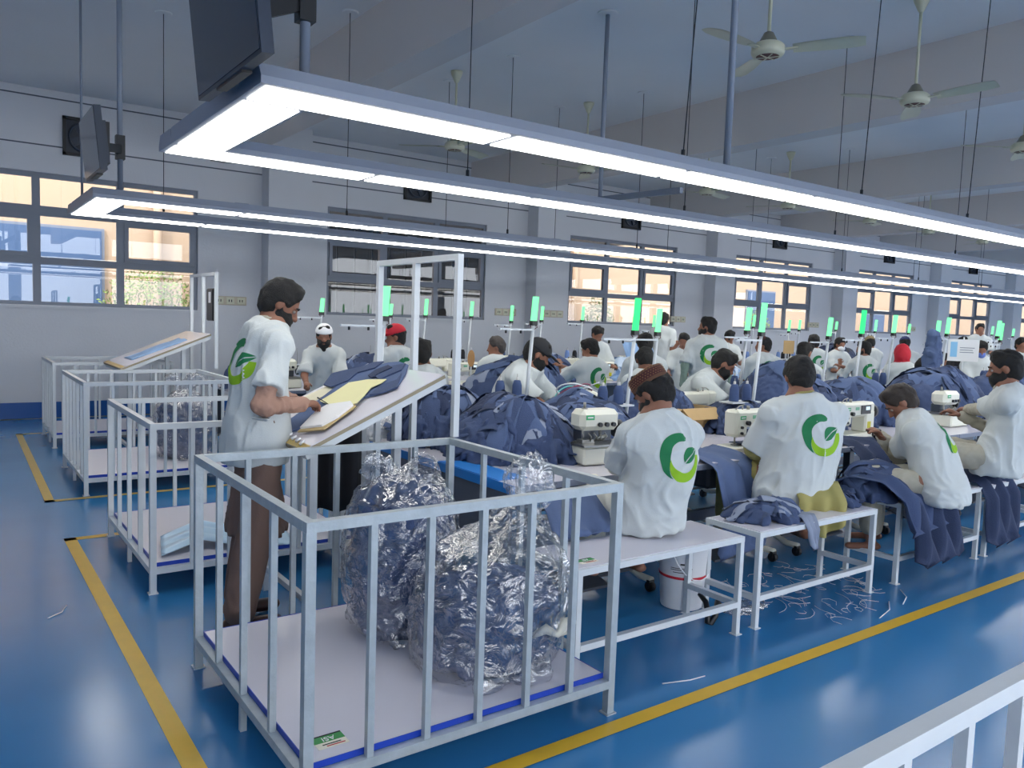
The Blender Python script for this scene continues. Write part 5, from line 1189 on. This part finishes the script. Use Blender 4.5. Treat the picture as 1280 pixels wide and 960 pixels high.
hang('scissor_pouch', 'tan leather pouch hanging left of the grey-haired worker', 'pouch', 589, 448, 10.3, .095, .22, mat('tan_leather', (176, 132, 84), .6), .03, True)
c_ = np.array(PX(1166, 440, 9.2)); t = thing('hanging_bundle', 'crumpled slate blue cloth bundle hanging from a post by the bent far worker', 'cloth', tuple(c_))
f = Field(c_-.4, c_+.4, .014); f.cone(c_+[0, 0, .2], c_-[0, 0, .1], .05, .09, .02).cone(c_-[0, 0, .05], c_-[.02, 0, .24], .07, .05, .03).warp(folds(6, .04, .7)); link('bundle', f.mesh('bundle', M_BLUEC), t, True)
t = thing('cable_coil', 'loops of turquoise and red cord on the navy heap beside the black-capped worker', 'cord', (4.4, 4.5, 1.1))
for i, (m, rr) in enumerate([(mat('turquoise_cord', (110, 200, 200), .5), .13), (mat('crimson_cord', (150, 50, 80), .5), .16), (M_WHITE, .2)]):
    c = PX(712+6*i, 492-3*i, 6.0); b = B(); b.tube([c+Vector((rr*math.cos(a), .6*rr*math.sin(a), .05*math.sin(a*1.5+i))) for a in np.linspace(0, 5.2+i*.3, 22)], .005, 6); b.obj('loop', m, t, True)
# trimmings on the floor
t = thing('thread_scraps', 'white thread and strip scraps scattered on the floor under the second bench', 'scraps', (4.2, 2.85, 0)); b = B(); rs = np.random.RandomState(4)
for i in range(70):
    x, y = 3.9+rs.rand()*.95, 2.45+rs.rand()*.75; a = rs.rand()*6; l = .04+.1*rs.rand()
    a2 = rs.randn(); b.tube([(x+l*k*math.cos(a+k*a2), y+l*k*math.sin(a+k*a2), .003+.003*rs.rand()) for k in np.linspace(-1, 1, 6)], .0011, 4)
b.obj('threads', M_WHITE, t, True)['kind'] = 'stuff'
t = thing('plastic_scrap', 'crumpled scrap of clear plastic on the floor by the first bench', 'plastic scrap', (3.72, 2.8, 0))
f = Field((3.5, 2.6, 0), (4.0, 3.0, .12), .012); f.ell((3.74, 2.79, .01), np.eye(3), (.16, .07, .03), .01).warp(folds(4, .03, .4, 1)).plane((0, 0, .003), (0, 0, -1)); link('film', f.mesh('film', M_POLY), t, True)
for i, (x, y, x2, y2) in enumerate([(4.3, 2.3, 4.62, 2.42), (4.65, 2.35, 4.9, 2.5), (2.62, 2.38, 2.85, 2.33), (.42, 4.6, .52, 4.75)]):
    t = thing('thread_strip', ['thin pale strip on the blue floor, near the second bench', 'second thin pale strip on the floor, right of the first', 'short pale curl on the floor below the first bench', 'faint pale curl on the floor by the left yellow line'][i], 'scrap', (x, y, 0))
    b = B(); b.tube([(x, y, .004), ((x+x2)/2+.02, (y+y2)/2-.02, .006), (x2, y2, .004)], .003, 4); b.obj('strip', M_WHITE, t, True)
# things hung on the far tall frame
g = thing('black_bag', 'dark bag hung high inside the far white frame', 'bag', (2.45, 9.6, 1.7))
b = B(); b.rbox(2.435, 2.475, 9.05, 9.3, 1.5, 1.86, .012); b.obj('pouch', M_BLACK, g, True); b = B(); b.rbox(2.43, 2.436, 9.12, 9.2, 1.7, 1.82, .002); b.obj('white_tag', M_WHITE, g, True)
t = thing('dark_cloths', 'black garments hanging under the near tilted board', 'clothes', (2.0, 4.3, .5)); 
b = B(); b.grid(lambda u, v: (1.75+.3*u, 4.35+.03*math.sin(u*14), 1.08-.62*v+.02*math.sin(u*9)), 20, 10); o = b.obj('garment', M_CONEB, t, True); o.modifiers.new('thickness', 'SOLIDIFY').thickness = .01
# visor cap badge, wristband, lanyards
g = bpy.data.objects
for o in [x for x in COL.objects if x.get('label') == 'young worker bending over his machine in profile, blue collar and black wristband']:
    el, wr = J3['joints'][0]; d = unit(np.array(wr)-el); b = B(); b.cyl(wr-d*.03, wr+d*.02, .04, n=16); b.obj('wristband', M_BLACK, o, True)
